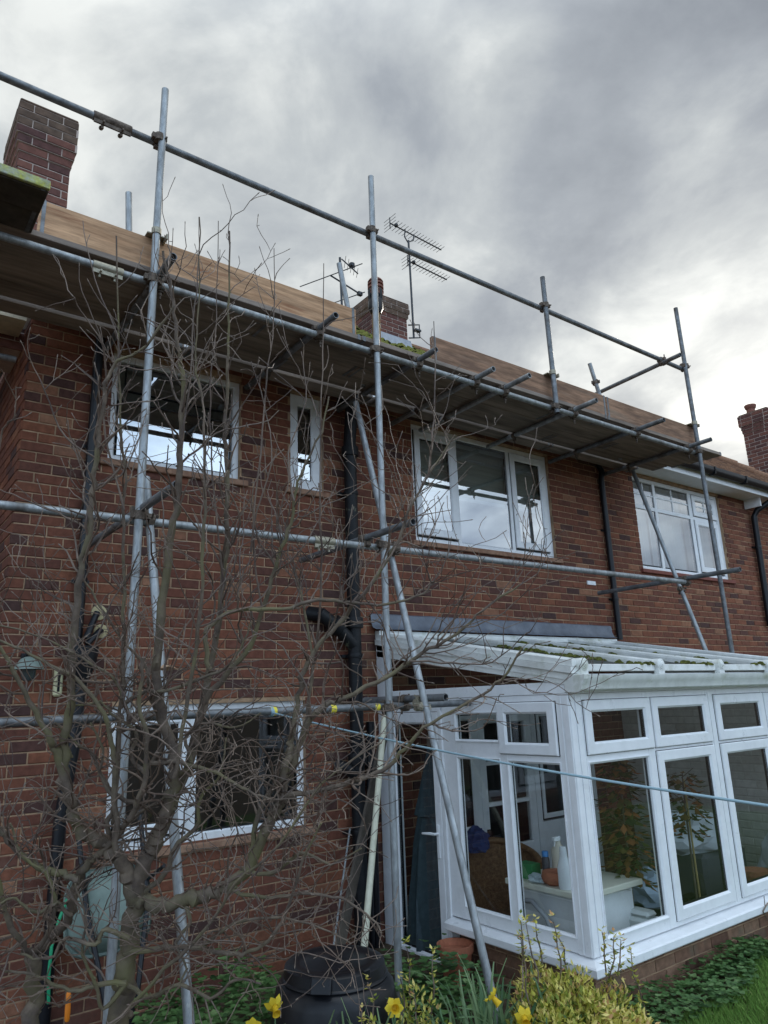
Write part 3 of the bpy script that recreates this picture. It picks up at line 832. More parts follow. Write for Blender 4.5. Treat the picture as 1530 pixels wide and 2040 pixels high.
mb = MB(); mb.box(11.02, 11.05, -.25, -.005, 4.80, 4.944); mb.build('bracket_end', M_UPVC, hn)

# ------------------------------------------------------------------ conservatory
SXC, FYC, RXC = 3.86, -2.11, 7.30
con = thing('conservatory', (5.6, -1.05, .1), 'white lean-to conservatory with mossy ribbed roof and brick dwarf wall against the house', 'conservatory')
XSD, XFR = SIDE(SXC), FACADE(FYC)
def con_z(y): return 2.31 + (y + 2.17) * .175
mb = MB(); mb.box(3.95, RXC, -2.0, -.008, .02, .10); mb.build('floor', mat('floor_tile', (.28, .26, .24), .6, var=.15), con)
# dwarf walls
XDF, XDS = FACADE(-2.065), SIDE(3.91)
dtone = lambda: random.random()
mb = MB(XDF); mortar_sheet(mb, 3.922, RXC, .02, .50, [], thick=.1); dw = mb.build('dwarf_wall', M_MORTAR, con)
bricks(dw, XDF, 0.0, 3.91, RXC, .045, .495, [], M_BRICK2, 'dwarf', 120, phase=.02, tonefn=dtone, base_w=.045)
mb = MB(XDS); mortar_sheet(mb, -2.040, -.86, .02, .50, [], thick=.1); dw2 = mb.build('dwarf_wall', M_MORTAR, con)
bricks(dw2, XDS, R(-90), -2.055, -.86, .045, .495, [], M_BRICK2, 'dwarf', 60, phase=.02, tonefn=dtone, base_w=.045)
# sills: sloping top, nosed front edge
sp = [(0, .505), (.075, .498), (.08, .505), (.08, .545), (.07, .553), (-.05, .578), (-.05, .505)]
mb = MB(XFR); n_ = len(sp)
def sill_run(mb, u0, u1, m0, m1):
    """d/w profile swept along u with mitred ends (m = how far the nose runs on per unit of projection)"""
    vs = [(u0 - m0 * max(d, -.05), d, w) for d, w in sp] + [(u1 + m1 * max(d, -.05), d, w) for d, w in sp]
    mb.add(vs, [(k, (k + 1) % n_, n_ + (k + 1) % n_, n_ + k) for k in range(n_)] + [tuple(reversed(range(n_))), tuple(range(n_, 2 * n_))])
sill_run(mb, SXC, RXC, 1, 0); mb.build('sill', M_UPVC, con)
mb = MB(XSD); sill_run(mb, FYC, -.845, 1, 0); mb.build('sill', M_UPVC, con)

# front frame with its sashes
mb = MB(XFR)
for (a, b) in ((3.985, 4.0), (4.67, 4.75), (5.50, 5.60), (6.36, 6.385), (7.12, RXC)): mb.box(a, b, -.06, 0, .582, 2.10)
for (a, b) in ((.58, .652), (1.682, 1.725), (2.068, 2.115)): mb.box(3.984, RXC - .002, -.058, -.002, a, b)
mb.box(5.525, 5.575, 0, .006, .60, 2.09)
ff = mb.build('window_frame', M_UPVC, con)
for (a, b) in ((3.99, 4.735), (4.745, 5.505), (5.595, 6.365), (6.375, 7.13)):
    light(ff, XFR, a, b, 1.72, 2.075, True, 0.0, M_GLASS_C)
light(ff, XFR, 4.0, 4.67, .652, 1.682, False, 0.0, M_GLASS_C)
bd = MB(XFR); bd.ring(4.0, 4.67, .652, 1.682, .016, -.02, .008, .012); bd.build('glazing_bead', M_UPVC, ff)
for (a, b) in ((4.745, 5.505), (5.595, 6.365), (6.375, 7.13)):
    light(ff, XFR, a, b, .61, 1.705, True, 0.0, M_GLASS_C)
# side frame
mb = MB(XSD)
for (a, b, c, d_) in ((-1.525, -1.455, .58, 2.10), (-.995, -.845, .58, 2.10)): mb.box(a, b, -.06, 0, c, d_)
for (a, b, c, d_) in ((-2.0, -.85, .58, .66), (-2.0, -1.46, 1.685, 1.725), (-1.455, -.996, 1.69, 1.80), (-2.0, -.85, 2.072, 2.115), (-1.455, -.996, 2.01, 2.073)): mb.box(a, b, -.058, -.002, c, d_)
sf = mb.build('window_frame', M_UPVC, con)
light(sf, XSD, -2.0, -1.46, 1.72, 2.075, True, 0.0, M_GLASS_C)
for (a, b, c, d_) in ((-1.455, -.996, 1.80, 2.01), (-2.0, -1.525, .66, 1.685), (-1.455, -.996, .66, 1.69)):
    light(sf, XSD, a, b, c, d_, False, 0.0, M_GLASS_C)
    bd = MB(XSD); bd.ring(a, b, c, d_, .016, -.02, .008, .012); bd.build('glazing_bead', M_UPVC, sf)
# moulded corner post
mb = MB()
mb.box(SXC, 3.984, FYC, -2.0, .575, 2.12)
for o, w_ in ((.0, .045), (.06, .012)): mb.box(SXC - .007, SXC, FYC + o, FYC + o + w_, .58, 2.11); mb.box(SXC + o, SXC + o + w_, FYC - .007, FYC, .58, 2.11)
mb.build('corner_post', M_UPVC, con, bevel=.003)
# garden door in the side
mb = MB(XSD); mb.box(-.845, -.805, -.065, .012, .10, 2.08); mb.box(-.145, -.02, -.065, .012, .10, 2.66); mb.box(-.845, -.145, -.064, .011, 2.02, 2.09); mb.box(-.805, -.145, -.06, .0, .10, .14)
df = mb.build('door_frame', M_UPVC, con, bevel=.003)
mb = MB(XSD); mb.ring(-.80, -.15, .145, 2.015, (.085, .085, .12, .09), -.06, .014, .014, .005)
door = mb.build('door', M_UPVC, con)
pane_at(door, XSD, -.715, -.235, .265, 1.925, -.01, M_GLASS_C)
g_ = MB(XSD); gasket(g_, -.715, -.235, .265, 1.925, -.01); g_.build('gasket', M_GASKET, door)
mb = MB(XSD); mb.box(-.772, -.742, .014, .024, .95, 1.19)
mb2 = MB(); mb2.tube([(SXC - .024, -.757, 1.125), (SXC - .06, -.757, 1.125), (SXC - .066, -.72, 1.127), (SXC - .064, -.62, 1.118)], [.010, .010, .011, .008], 10)
h = mb.build('door_handle', M_UPVC, door, bevel=.006); mb2.build('lever', M_UPVC, con, smooth=True)
# head beam, gable glazing and the verge rafter
mb = MB(XSD); mb.box(-2.09, -.146, -.07, .004, 2.117, 2.195); mb.build('head_beam', M_UPVC, con, bevel=.003)
mb = MB(XSD); mb.add([(-.15, -.02, 2.195), (-1.99, -.02, 2.195), (-1.99, -.02, 2.21), (-.15, -.02, 2.50)], [(0, 1, 2, 3)]); mb.build('pane', M_GLASS_C, con)
def slope_bar(mb, y0, y1, lo0, hi0, lo1, hi1, d0, d1):
    mb.add([(y0, d0, lo0), (y0, d0, hi0), (y0, d1, hi0), (y0, d1, lo0), (y1, d0, lo1), (y1, d0, hi1), (y1, d1, hi1), (y1, d1, lo1)],
           [(0, 1, 2, 3), (7, 6, 5, 4), (0, 4, 5, 1), (1, 5, 6, 2), (2, 6, 7, 3), (3, 7, 4, 0)])
mb = MB(XSD)
slope_bar(mb, -.03, -2.17, 2.50, 2.60, 2.165, 2.24, -.05, .012)
slope_bar(mb, -.03, -2.18, 2.602, 2.65, 2.242, 2.285, -.05, .03)
slope_bar(mb, -.03, -2.18, 2.652, 2.695, 2.287, 2.325, -.05, .014)
slope_bar(mb, -.03, -2.15, 2.548, 2.556, 2.200, 2.207, .012, .018)
mb.build('verge_rafter', M_UPVC2, con)
# roof panels, glazing bars with rosette ends
BARS = [3.93, 4.80, 5.62, 6.41, 7.24]
for k in range(4):
    mb = MB(); a, b = BARS[k] + .02, BARS[k + 1] - .02
    mb.add([(a, -2.15, con_z(-2.15) - .03), (b, -2.15, con_z(-2.15) - .03), (b, -.05, con_z(-.05) - .03), (a, -.05, con_z(-.05) - .03),
            (a, -2.15, con_z(-2.15) - .046), (b, -2.15, con_z(-2.15) - .046), (b, -.05, con_z(-.05) - .046), (a, -.05, con_z(-.05) - .046)],
           [(0, 1, 2, 3), (7, 6, 5, 4), (0, 4, 5, 1), (1, 5, 6, 2), (2, 6, 7, 3), (3, 7, 4, 0)])
    mb.build('roof_panel', M_POLY, con)
for k, x in enumerate(BARS):
    mb = MB(); pr = [(-.022, -.05), (-.022, .0), (-.018, .016), (-.009, .026), (.009, .026), (.018, .016), (.022, 0), (.022, -.05)]
    n_ = len(pr); y0, y1 = -2.185, -.06
    mb.add([(x + a, y0, con_z(y0) + b) for a, b in pr] + [(x + a, y1, con_z(y1) + b) for a, b in pr],
           [(q, (q + 1) % n_, n_ + (q + 1) % n_, n_ + q) for q in range(n_)] + [tuple(range(n_)), tuple(reversed(range(n_, 2 * n_)))])
    gb_ = mb.build('glazing_bar', M_UPVC2, con)
    mb = MB(); cz = con_z(-2.19) - .008
    mb.box(x - .036, x + .036, -2.212, -2.17, cz - .075, cz)
    for r_, d_ in ((.043, .0), (.033, .006), (.022, .010), (.010, .015)): mb.lathe([(r_, -.03), (r_, .022 + d_), (r_ - .003, .025 + d_)], (x, -2.19, cz), 20, axis=(0, -1, 0))
    mb.build('end_rosette', M_UPVC2, gb_, smooth=True)
for k in range(4):
    mb = MB(); a, b = BARS[k] + .042, BARS[k + 1] - .042; mb.box(a, b, -2.185, -2.15, con_z(-2.17) - .055, con_z(-2.17) - .008); mb.build('eave_trim', M_UPVC2, con, bevel=.004)
mb = MB(); mb.box(SXC + .02, RXC, -2.145, -2.03, 2.117, 2.24); mb.build('eave_beam', M_UPVC, con)
gp = [(-2.147, 2.225), (-2.147, 2.135), (-2.205, 2.128), (-2.225, 2.14), (-2.232, 2.165), (-2.245, 2.185), (-2.258, 2.205), (-2.262, 2.228), (-2.254, 2.228), (-2.25, 2.208), (-2.238, 2.19), (-2.225, 2.168), (-2.215, 2.145), (-2.155, 2.142), (-2.155, 2.225)]
mb = MB(); mb.prism(gp, SXC + .03, RXC + .02); gu = mb.build('gutter', M_UPVC2, con, smooth=True)
mb = MB(); mb.prism([(-2.10, 2.232), (-2.10, 2.125), (-2.21, 2.118), (-2.235, 2.138), (-2.243, 2.165), (-2.268, 2.205), (-2.272, 2.236)], SXC - .015, SXC + .03); mb.build('gutter_end', M_UPVC2, gu, bevel=.004)
# wall plate and lead flashing
mb = MB(); mb.box(SXC - .01, RXC, -.075, -.008, 2.655, 2.725); mb.box(SXC - .01, RXC, -.095, -.074, 2.665, 2.69); mb.build('wall_plate', M_UPVC2, con, bevel=.003)
mb = MB(); N_ = 70
for k in range(N_ + 1):
    x = 3.80 + 3.49 * k / N_; w_ = .004 * noise.noise((x * 6, 0, 0))
    for (y, z) in ((-.004, 2.885 + .006 * noise.noise((x * 5, 3, 0))), (-.020 + w_, 2.875), (-.028 + 1.5 * w_, 2.80), (-.052 + 2 * w_, 2.755), (-.10 + 2 * w_, 2.735 + w_)): mb.v.append((x, y, z))
for k in range(N_):
    for q in range(4):
        a = k * 5 + q; mb.f.append((a, a + 1, a + 6, a + 5)); mb.m.append(0); mb.t.append(.5)
mb.build('lead_flashing', M_LEAD, con, smooth=True)
# painted end wall
XE = SIDE(RXC)
mb = MB(); mb.prism([(-2.11, .02), (-.009, .02), (-.009, con_z(-.01) - .05), (-2.11, con_z(-2.11) - .05)], RXC + .007, RXC + .11)
ew = mb.build('end_wall', mat('paint_cream', (.47, .46, .41), .9, var=.1), con)
bricks(ew, XE, 0.0, -2.10, -.01, .045, 2.22, [], M_PAINTBRICK, 'paint', 0, phase=.0, tonefn=dtone, base_w=.045)
# moss along the bars
pts = []
for x in BARS[1:4]:
    for k in range(170):
        t_ = random.random() ** 1.3; y = -.12 - 2.03 * t_
        if noise.noise((x * 7, y * 3.3, 2)) < .02 - .22 * t_ + .15: pts.append((x + random.choice((-1, -1, 1)) * random.uniform(.028, .06), y, con_z(y) - .03))
for k in range(900):
    x = random.uniform(4.0, 7.2); y = random.uniform(-1.9, -.12)
    if noise.noise((x * 2.2, y * 2.2, 9)) > .16 + .12 * random.random(): pts.append((x, y, con_z(y) - .03))
for k in range(26): pts.append((random.choice(BARS[1:4]) - random.uniform(.045, .30) ** 1.5 - .04, -2.165, con_z(-2.17) - .014))
mb = MB(); moss_clumps(mb, pts, .012, .040); mb.build('moss', M_MOSSD, con, smooth=True, kind='stuff')

# glazed doors between the house and the conservatory
mb = MB(XF); mb.ring(4.66, 6.75, .12, 2.02, .055, -.08, -.01, .01)
for (a, b) in ((4.99, 5.05), (5.80, 5.87)): mb.box(a, b, -.07, -.012, .12, 2.02)
mb.box(4.70, 5.0, -.07, -.013, .12, .90); mb.box(5.86, 6.70, -.07, -.013, .12, .90)
idf = mb.build('window_frame', M_UPVC, house)
for (a, b) in ((4.72, 4.985), (5.88, 6.28), (6.32, 6.69)): light(idf, XF, a, b, .92, 1.96, True, -.015, M_GLASS_C, fr=.03)
mb = MB(XF); mb.ring(5.055, 5.795, .13, 1.96, (.09, .09, .62, .09), -.06, -.012, .01, .003)
mb.box(5.16, 5.69, -.012, -.006, .30, .64)
for z in (1.13, 1.50): mb.box(5.14, 5.71, -.055, -.014, z - .018, z + .018)
mb.box(5.41, 5.45, -.055, -.015, .75, 1.87)
idr = mb.build('door', M_UPVC, house)
pane_at(idr, XF, 5.14, 5.71, .75, 1.87, -.035, M_GLASS_C)
mb = MB(); mb.box(5.09, 5.125, -.001, .011, .72, .92); mb.tube([(5.107, 0, .86), (5.107, -.045, .86), (5.20, -.05, .865)], .010, 8); mb.build('door_handle', M_BLACK, idr)
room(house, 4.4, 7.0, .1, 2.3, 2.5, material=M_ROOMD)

# ------------------------------------------------------------------ scaffolding
sca = thing('scaffold', (4.0, -.8, .2), 'grey tubular steel scaffolding with timber platform, toe boards and guard rail along the house', 'scaffold')
TR = .02415
def stube(name, p0, p1, material=None, r=TR):
    mb = MB(); mb.pipe(p0, p1, r); return mb.build(name, material or M_GALV, sca, smooth=True)
def coupler(par, pa, da, pb, db, material=None):
    """right-angle coupler: a band round each tube, a saddle between, two bolts with nuts"""
    pa, da, pb, db = Vector(pa), Vector(da).normalized(), Vector(pb), Vector(db).normalized()
    mb = MB(); r = TR + .006
    for p, d in ((pa, da), (pb, db)):
        mb.lathe([(TR + .001, -.026), (r, -.026), (r + .002, 0), (r, .026), (TR + .001, .026)], p, 14, axis=d)
    c = (pa + pb) / 2; nrm = (pb - pa)
    if nrm.length < 1e-4: nrm = da.cross(db)
    nrm.normalize(); s1 = nrm.cross(da)
    for p, d, o in ((pa, da, 1), (pb, db, -1)):
        side = nrm.cross(d).normalized()
        for sg in (-1, 1):
            q = p + side * sg * (r + .009)
            mb.obox(q, side * .010, d * .018, nrm * .016)
            if sg * o > 0:
                mb.tube([q - nrm * .035, q + nrm * .050], .0065, 8); mb.tube([q + nrm * .030 * o, q + nrm * .044 * o], .012, 6)
    return mb.build('coupler', material or M_CLAMP, par, smooth=True)
def sleeve(par, p, d, material, l=.12):
    p, d = Vector(p), Vector(d).normalized(); mb = MB(); r = TR + .006
    mb.lathe([(TR + .001, -l), (r, -l), (r + .001, -l + .01), (r + .001, l - .01), (r, l), (TR + .001, l)], p, 16, axis=d)
    dn = Vector((0, 0, -1)); side = d.cross(dn)
    mb.obox(p + dn * (r + .008) - side * .01, d * (l * .97), side * .006, dn * .014)
    for k in (-.5, .5):
        q = p + d * k * l + dn * (r + .012); mb.tube([q - side * .04, q + side * .04], .007, 8); mb.tube([q + side * .025, q + side * .042], .014, 6); mb.tube([q, q + dn * .03], .009, 6)
    return mb.build('sleeve_coupler', material, par, smooth=True)
AX, AY, AZ = (1, 0, 0), (0, 1, 0), (0, 0, 1)
YS, YL = -1.248, -1.20
s1 = stube('standard', (1.269, YS, .15), (1.324, YS, 6.21))
s2 = stube('standard', (3.044, YS, .15), (3.058, YS, 6.316))
s3 = stube('standard', (5.147, YS, 4.676), (5.137, YS, 6.113), M_GALV2)
s4 = stube('standard', (7.664, YS, .15), (7.568, YS, 6.557), M_GALV2)
ZG, ZP, ZL, ZB = 5.804, 4.739, 3.195, 2.07
guard = stube('guard_rail', (-1.2, YL, ZG), (7.583, YL, ZG - .02), M_GALV2)
sleeve(guard, (1.008, YL, ZG), AX, M_CLAMP)
led = stube('ledger', (-1.2, YL, ZP), (7.70, YL, ZP))
sleeve(led, (1.042, YL, ZP), AX, M_CLAMPG, .09)
low = stube('ledger', (-1.2, YL, ZL - .03), (7.03, YL, ZL + .01))
sleeve(low, (2.576, YL, ZL - .01), AX, M_CLAMPG, .08)
bot = stube('ledger', (-1.0, YL, ZB), (3.835, YL, ZB + .01), M_GALV2)
stube('ledger', (-1.0, .25, 4.68), (.80, .25, 4.68))
stube('ledger', (-1.0, .25, 3.06), (.80, .25, 3.06))
for s_, xx in ((s1, 1.30), (s2, 3.05), (s4, 7.60)):
    for z in (ZG, ZP, ZL, ZB):
        if s_ is s4 and z in (ZL, ZB): continue
        coupler(s_, (xx, YS, z), AZ, (xx, YL, z), AX)
for z in (ZG, ZP): coupler(s3, (5.142, YS, z), AZ, (5.142, YL, z), AX)
# clamps gripping the toe boards
for s_, xx in ((s1, 1.313), (s3, 5.14), (s4, 7.592)):
    mb = MB(); mb.lathe([(TR + .001, -.02), (TR + .007, -.02), (TR + .007, .02), (TR + .001, .02)], (xx, YS, 5.085), 14)
    mb.box(xx - .05, xx + .075, YS + .02, YS + .11, 5.076, 5.084); mb.box(xx + .06, xx + .072, YS - .02, YS + .11, 5.048, 5.084); mb.build('board_clip', M_CLAMPG, s_)
# transoms under the boards
tx = [(1.35, -1.48), (2.556, -1.441), (3.50, -1.432), (4.139, -1.432), (4.496, -1.509), (5.45, -1.48), (6.464, -1.538), (7.457, -1.48)]
for i, (x, y) in enumerate(tx):
    t_ = stube('transom', (x, y, ZP + .0475), (x, -.02, ZP + .038), M_GALV2 if i not in (3, 4, 5) else M_GALV)
    coupler(t_, (x, YL, ZP), AX, (x, YL, ZP + .047), AY)
    mb = MB(); q = Vector((x + .03, YL + .02, ZP)); mb.tube([q, q + Vector((0, 0, -.085))], .006, 8); mb.tube([q + Vector((0, 0, -.045)), q + Vector((0, 0, -.062))], .012, 6); mb.obox(q + Vector((0, 0, -.03)), Vector((.02, 0, 0)), Vector((0, .012, 0)), Vector((0, 0, .006))); mb.build('hook_bolt', M_CLAMP, t_)
    mb = MB(); mb.lathe([(TR + .001, -.02), (TR + .007, -.02), (TR + .007, .02), (TR + .001, .02)], (x, -.42, ZP + .04), 12, axis=AY); mb.box(x - .012, x + .012, -.435, -.405, ZP - .02, ZP + .02); mb.tube([(x, -.42, ZP + .02), (x, -.42, ZP - .05)], .009, 6); mb.build('coupler', M_CLAMP, t_)
# lower cross tubes, end guard and the raking struts
for (x, y0, y1, z) in ((7.013, -1.788, -.10, ZL + .0485), (2.923, -1.75, -.30, ZL + .046), (1.312, -1.788, -.12, ZL + .043)):
    t_ = stube('transom', (x, y0, z), (x, y1, z), M_GALV2); coupler(t_, (x, YL, z), AY, (x, YL, ZL), AX)
t_ = stube('transom', (3.222, -1.634, 2.122), (3.222, -.717, 2.122), M_GALV2); coupler(t_, (3.222, YL, 2.122), AY, (3.222, YL, ZB), AX)
t_ = stube('guard_rail', (7.158, -1.441, 5.748), (7.235, -.139, 5.748), M_GALV2); coupler(t_, (7.172, YL, 5.748), AY, (7.172, YL, 5.79), AX)
r2 = stube('raking_strut', (3.212, -.718, 4.531), (3.152, -2.07, .15)); coupler(r2, (3.195, -1.13, 3.18), (0, -.3, -1), (3.195, YL, ZL), AX)
coupler(r2, (3.178, -1.46, 2.07), (0, -.3, -1), (3.178, -1.40, 2.09), AX, M_CLAMPG)
r1 = stube('raking_strut', (1.37, -1.113, 3.47), (1.447, -2.04, .15)); coupler(r1, (1.376, -1.19, 3.18), (0, -.3, -1), (1.376, YL, ZL), AX)
r4 = stube('raking_strut', (7.554, -.40, 4.743), (7.505, -1.67, .15)); coupler(r4, (7.537, -.82, 3.22), (0, -.3, -1), (7.537, -.82, 3.22), AX)
for (a, b) in (((1.389, -.525, 4.80), (1.326, -.525, 5.862)), ((3.435, -.525, 4.80), (3.208, -.525, 5.959)), ((7.206, -.476, 4.80), (6.83, -.476, 5.959))):
    st = stube('standard', a, b)
coupler(st, (6.907, -.476, 5.735), AZ, (6.95, -.44, 5.745), AY)
# boards
def board(x0, x1, y0, y1, z0, z1, material, name='scaffold_board', sag=0.0):
    mb = MB(); n = max(2, int((x1 - x0) / .5)); j = random.uniform(-.003, .003)
    for k in range(n + 1):
        x = x0 + (x1 - x0) * k / n; w = sag * math.sin(k * 1.3 + y0 * 9) + j
        for (y, z) in ((y0, z0), (y1, z0), (y1, z1), (y0, z1)): mb.v.append((x, y, z + w))
    for k in range(n):
        for q in range(4):
            a = k * 4 + q; b = k * 4 + (q + 1) % 4; mb.f.append((a, b, b + 4, a + 4)); mb.m.append(0); mb.t.append(.5)
    mb.f += [(3, 2, 1, 0), (n * 4, n * 4 + 1, n * 4 + 2, n * 4 + 3)]; mb.m += [0, 0]; mb.t += [.5, .5]
    bo = mb.build(name, material, sca, bevel=.003)
    if name in ('toe_board', 'scaffold_board'):      # galvanised hoop round each end
        for xe in (x0 + .012, x1 - .037):
            h_ = MB(); h_.box(xe, xe + .022, y0 - .0022, y1 + .0022, z0 - .0022, z1 + .0022); h_.build('end_band', M_GALV2, bo)
    return bo
ZB0, ZB1 = 4.815, 4.853
yy = -1.196
ends = [[(-.9, 2.95), (2.955, 6.0), (6.005, 8.20)], [(-.9, 2.2), (2.205, 5.4), (5.405, 8.16)], [(-.9, 3.2), (3.205, 6.7), (6.705, 8.12)], [(-.9, 2.6), (2.605, 5.9), (5.905, 8.0)]]
for row in ends:
    for (a, b) in row: board(a, b, yy, yy + .196, ZB0, ZB1, M_BOARD, sag=.0015)
    yy += .2005
for (a, b) in ((-.6, 1.86), (1.90, 3.66), (3.70, 6.1), (6.12, 7.75)): board(a, b, -.358, -.195, ZB0 - .004, ZB1 - .006, M_BOARD, sag=.001)
board(.637, 2.913, -1.181, -1.143, ZB1 + .003, 5.076, M_TOE, 'toe_board')
board(3.695, 6.03, -1.181, -1.143, ZB1 + .003, 5.076, M_TOE2, 'toe_board')
board(6.04, 7.747, -1.181, -1.143, ZB1 + .003, 5.073, M_TOE2, 'toe_board')
# old boards laid across the near end, lichen on their edge
for (y0, y1) in ((-1.625, -1.415), (-1.41, -1.20)): board(-1.1, .603, y0, y1, ZB0, ZB1, M_BOARD_OLD)
board(-1.1, .606, -1.650, -1.628, ZB0 + .004, ZB1 + .018, M_LICHEN, 'board_edge')
# yellow marker tape on the lowest ledger
for x in (2.19, 2.624, 2.975):
    mb = MB(); mb.lathe([(TR + .001, -.02), (TR + .0025, -.018), (TR + .0025, .018), (TR + .001, .02)], (x, YL, ZB + .005), 14, axis=AX); mb.build('tape_band', mat('tape_yellow', (.75, .62, .06), .5), bot)

# ------------------------------------------------------------------ aerials on the roof
def yagi(mb, p, d, length, n, el, reflector=True, r=.007):
    p, d = Vector(p), Vector(d).normalized(); s = Vector((-d.y, d.x, 0)).normalized()
    mb.tube([p, p + d * length], .011, 8)
    for k in range(n):
        q = p + d * (.08 + (length - .1) * k / (n - 1)); w = el * (1 - .25 * k / n)
        mb.tube([q - s * w, q + s * w], r * .6, 5)
    if reflector:
        for z in (-.09, -.03, .03, .09): mb.tube([p + Vector((0, 0, z)) - s * el * 1.1, p + Vector((0, 0, z)) + s * el * 1.1], r * .55, 5)
        mb.tube([p + Vector((0, 0, -.1)), p + Vector((0, 0, .1))], .009, 6)
        mb.lathe([(.03, -.02), (.035, 0), (.03, .02)], p + d * .13 + Vector((0, 0, .02)), 10)
M_ALU = mat('aerial_metal', (.055, .058, .062), .5, metal=.5)
a1 = thing('aerial', (6.50, 2.38, 7.7), 'tall aerial mast with two comb-like antennas strapped to the middle chimney', 'aerial')
mb = MB(); mb.tube([(6.51, 2.38, 7.50), (6.50, 2.38, 9.22)], .017, 10); mb.build('mast', M_ALU, a1, smooth=True)
mb = MB(); mb.tube([(6.44, 2.42, 7.50), (6.58, 2.32, 7.50), (6.58, 2.32, 7.72), (6.44, 2.42, 7.72)], .012, 6); mb.box(6.49, 6.60, 2.30, 2.36, 7.60, 7.63); mb.build('bracket', M_ALU, a1)
mb = MB(); yagi(mb, (6.17, 2.42, 9.43), (.99, .05, -.02), 1.12, 16, .13); mb.tube([(6.46, 2.40, 9.42), (6.44, 2.40, 9.28), (6.50, 2.40, 9.20), (6.62, 2.40, 9.28), (6.64, 2.40, 9.40)], .011, 6); mb.build('antenna', M_ALU, a1)
mb = MB(); yagi(mb, (6.48, 2.40, 8.86), (.99, .05, -.02), .86, 12, .13); mb.build('antenna', M_ALU, a1)
a2 = thing('aerial', (5.95, 3.5, 8.3), 'low aerial with long crossed rods behind the leaning scaffold tube', 'aerial')
mb = MB(); mb.tube([(6.0, 3.55, 7.6), (5.93, 3.5, 9.33)], .02, 10); mb.build('mast', M_ALU, a2, smooth=True)
mb = MB(); e1, e2 = Vector((5.80, 3.6, 9.0)), Vector((6.28, 3.45, 8.74)); dv = Vector((-.40, .90, 0)).normalized()
mb.tube([e1, e2], .014, 8); mb.tube([e1 - dv * .62, e1 + dv * .62], .009, 6); mb.tube([e2 - dv * .1, e2 + dv * .55], .009, 6); mb.obox(e2, Vector((.04, 0, 0)), Vector((0, .03, 0)), Vector((0, 0, .03))); mb.build('antenna', M_ALU, a2)
mb = MB(); yagi(mb, (5.95, 3.48, 9.30), (.55, -.3, -.62), .38, 5, .17, False); mb.lathe([(.05, -.03), (.055, 0), (.05, .03)], (6.10, 3.40, 9.19), 10); mb.build('antenna', M_ALU, a2)

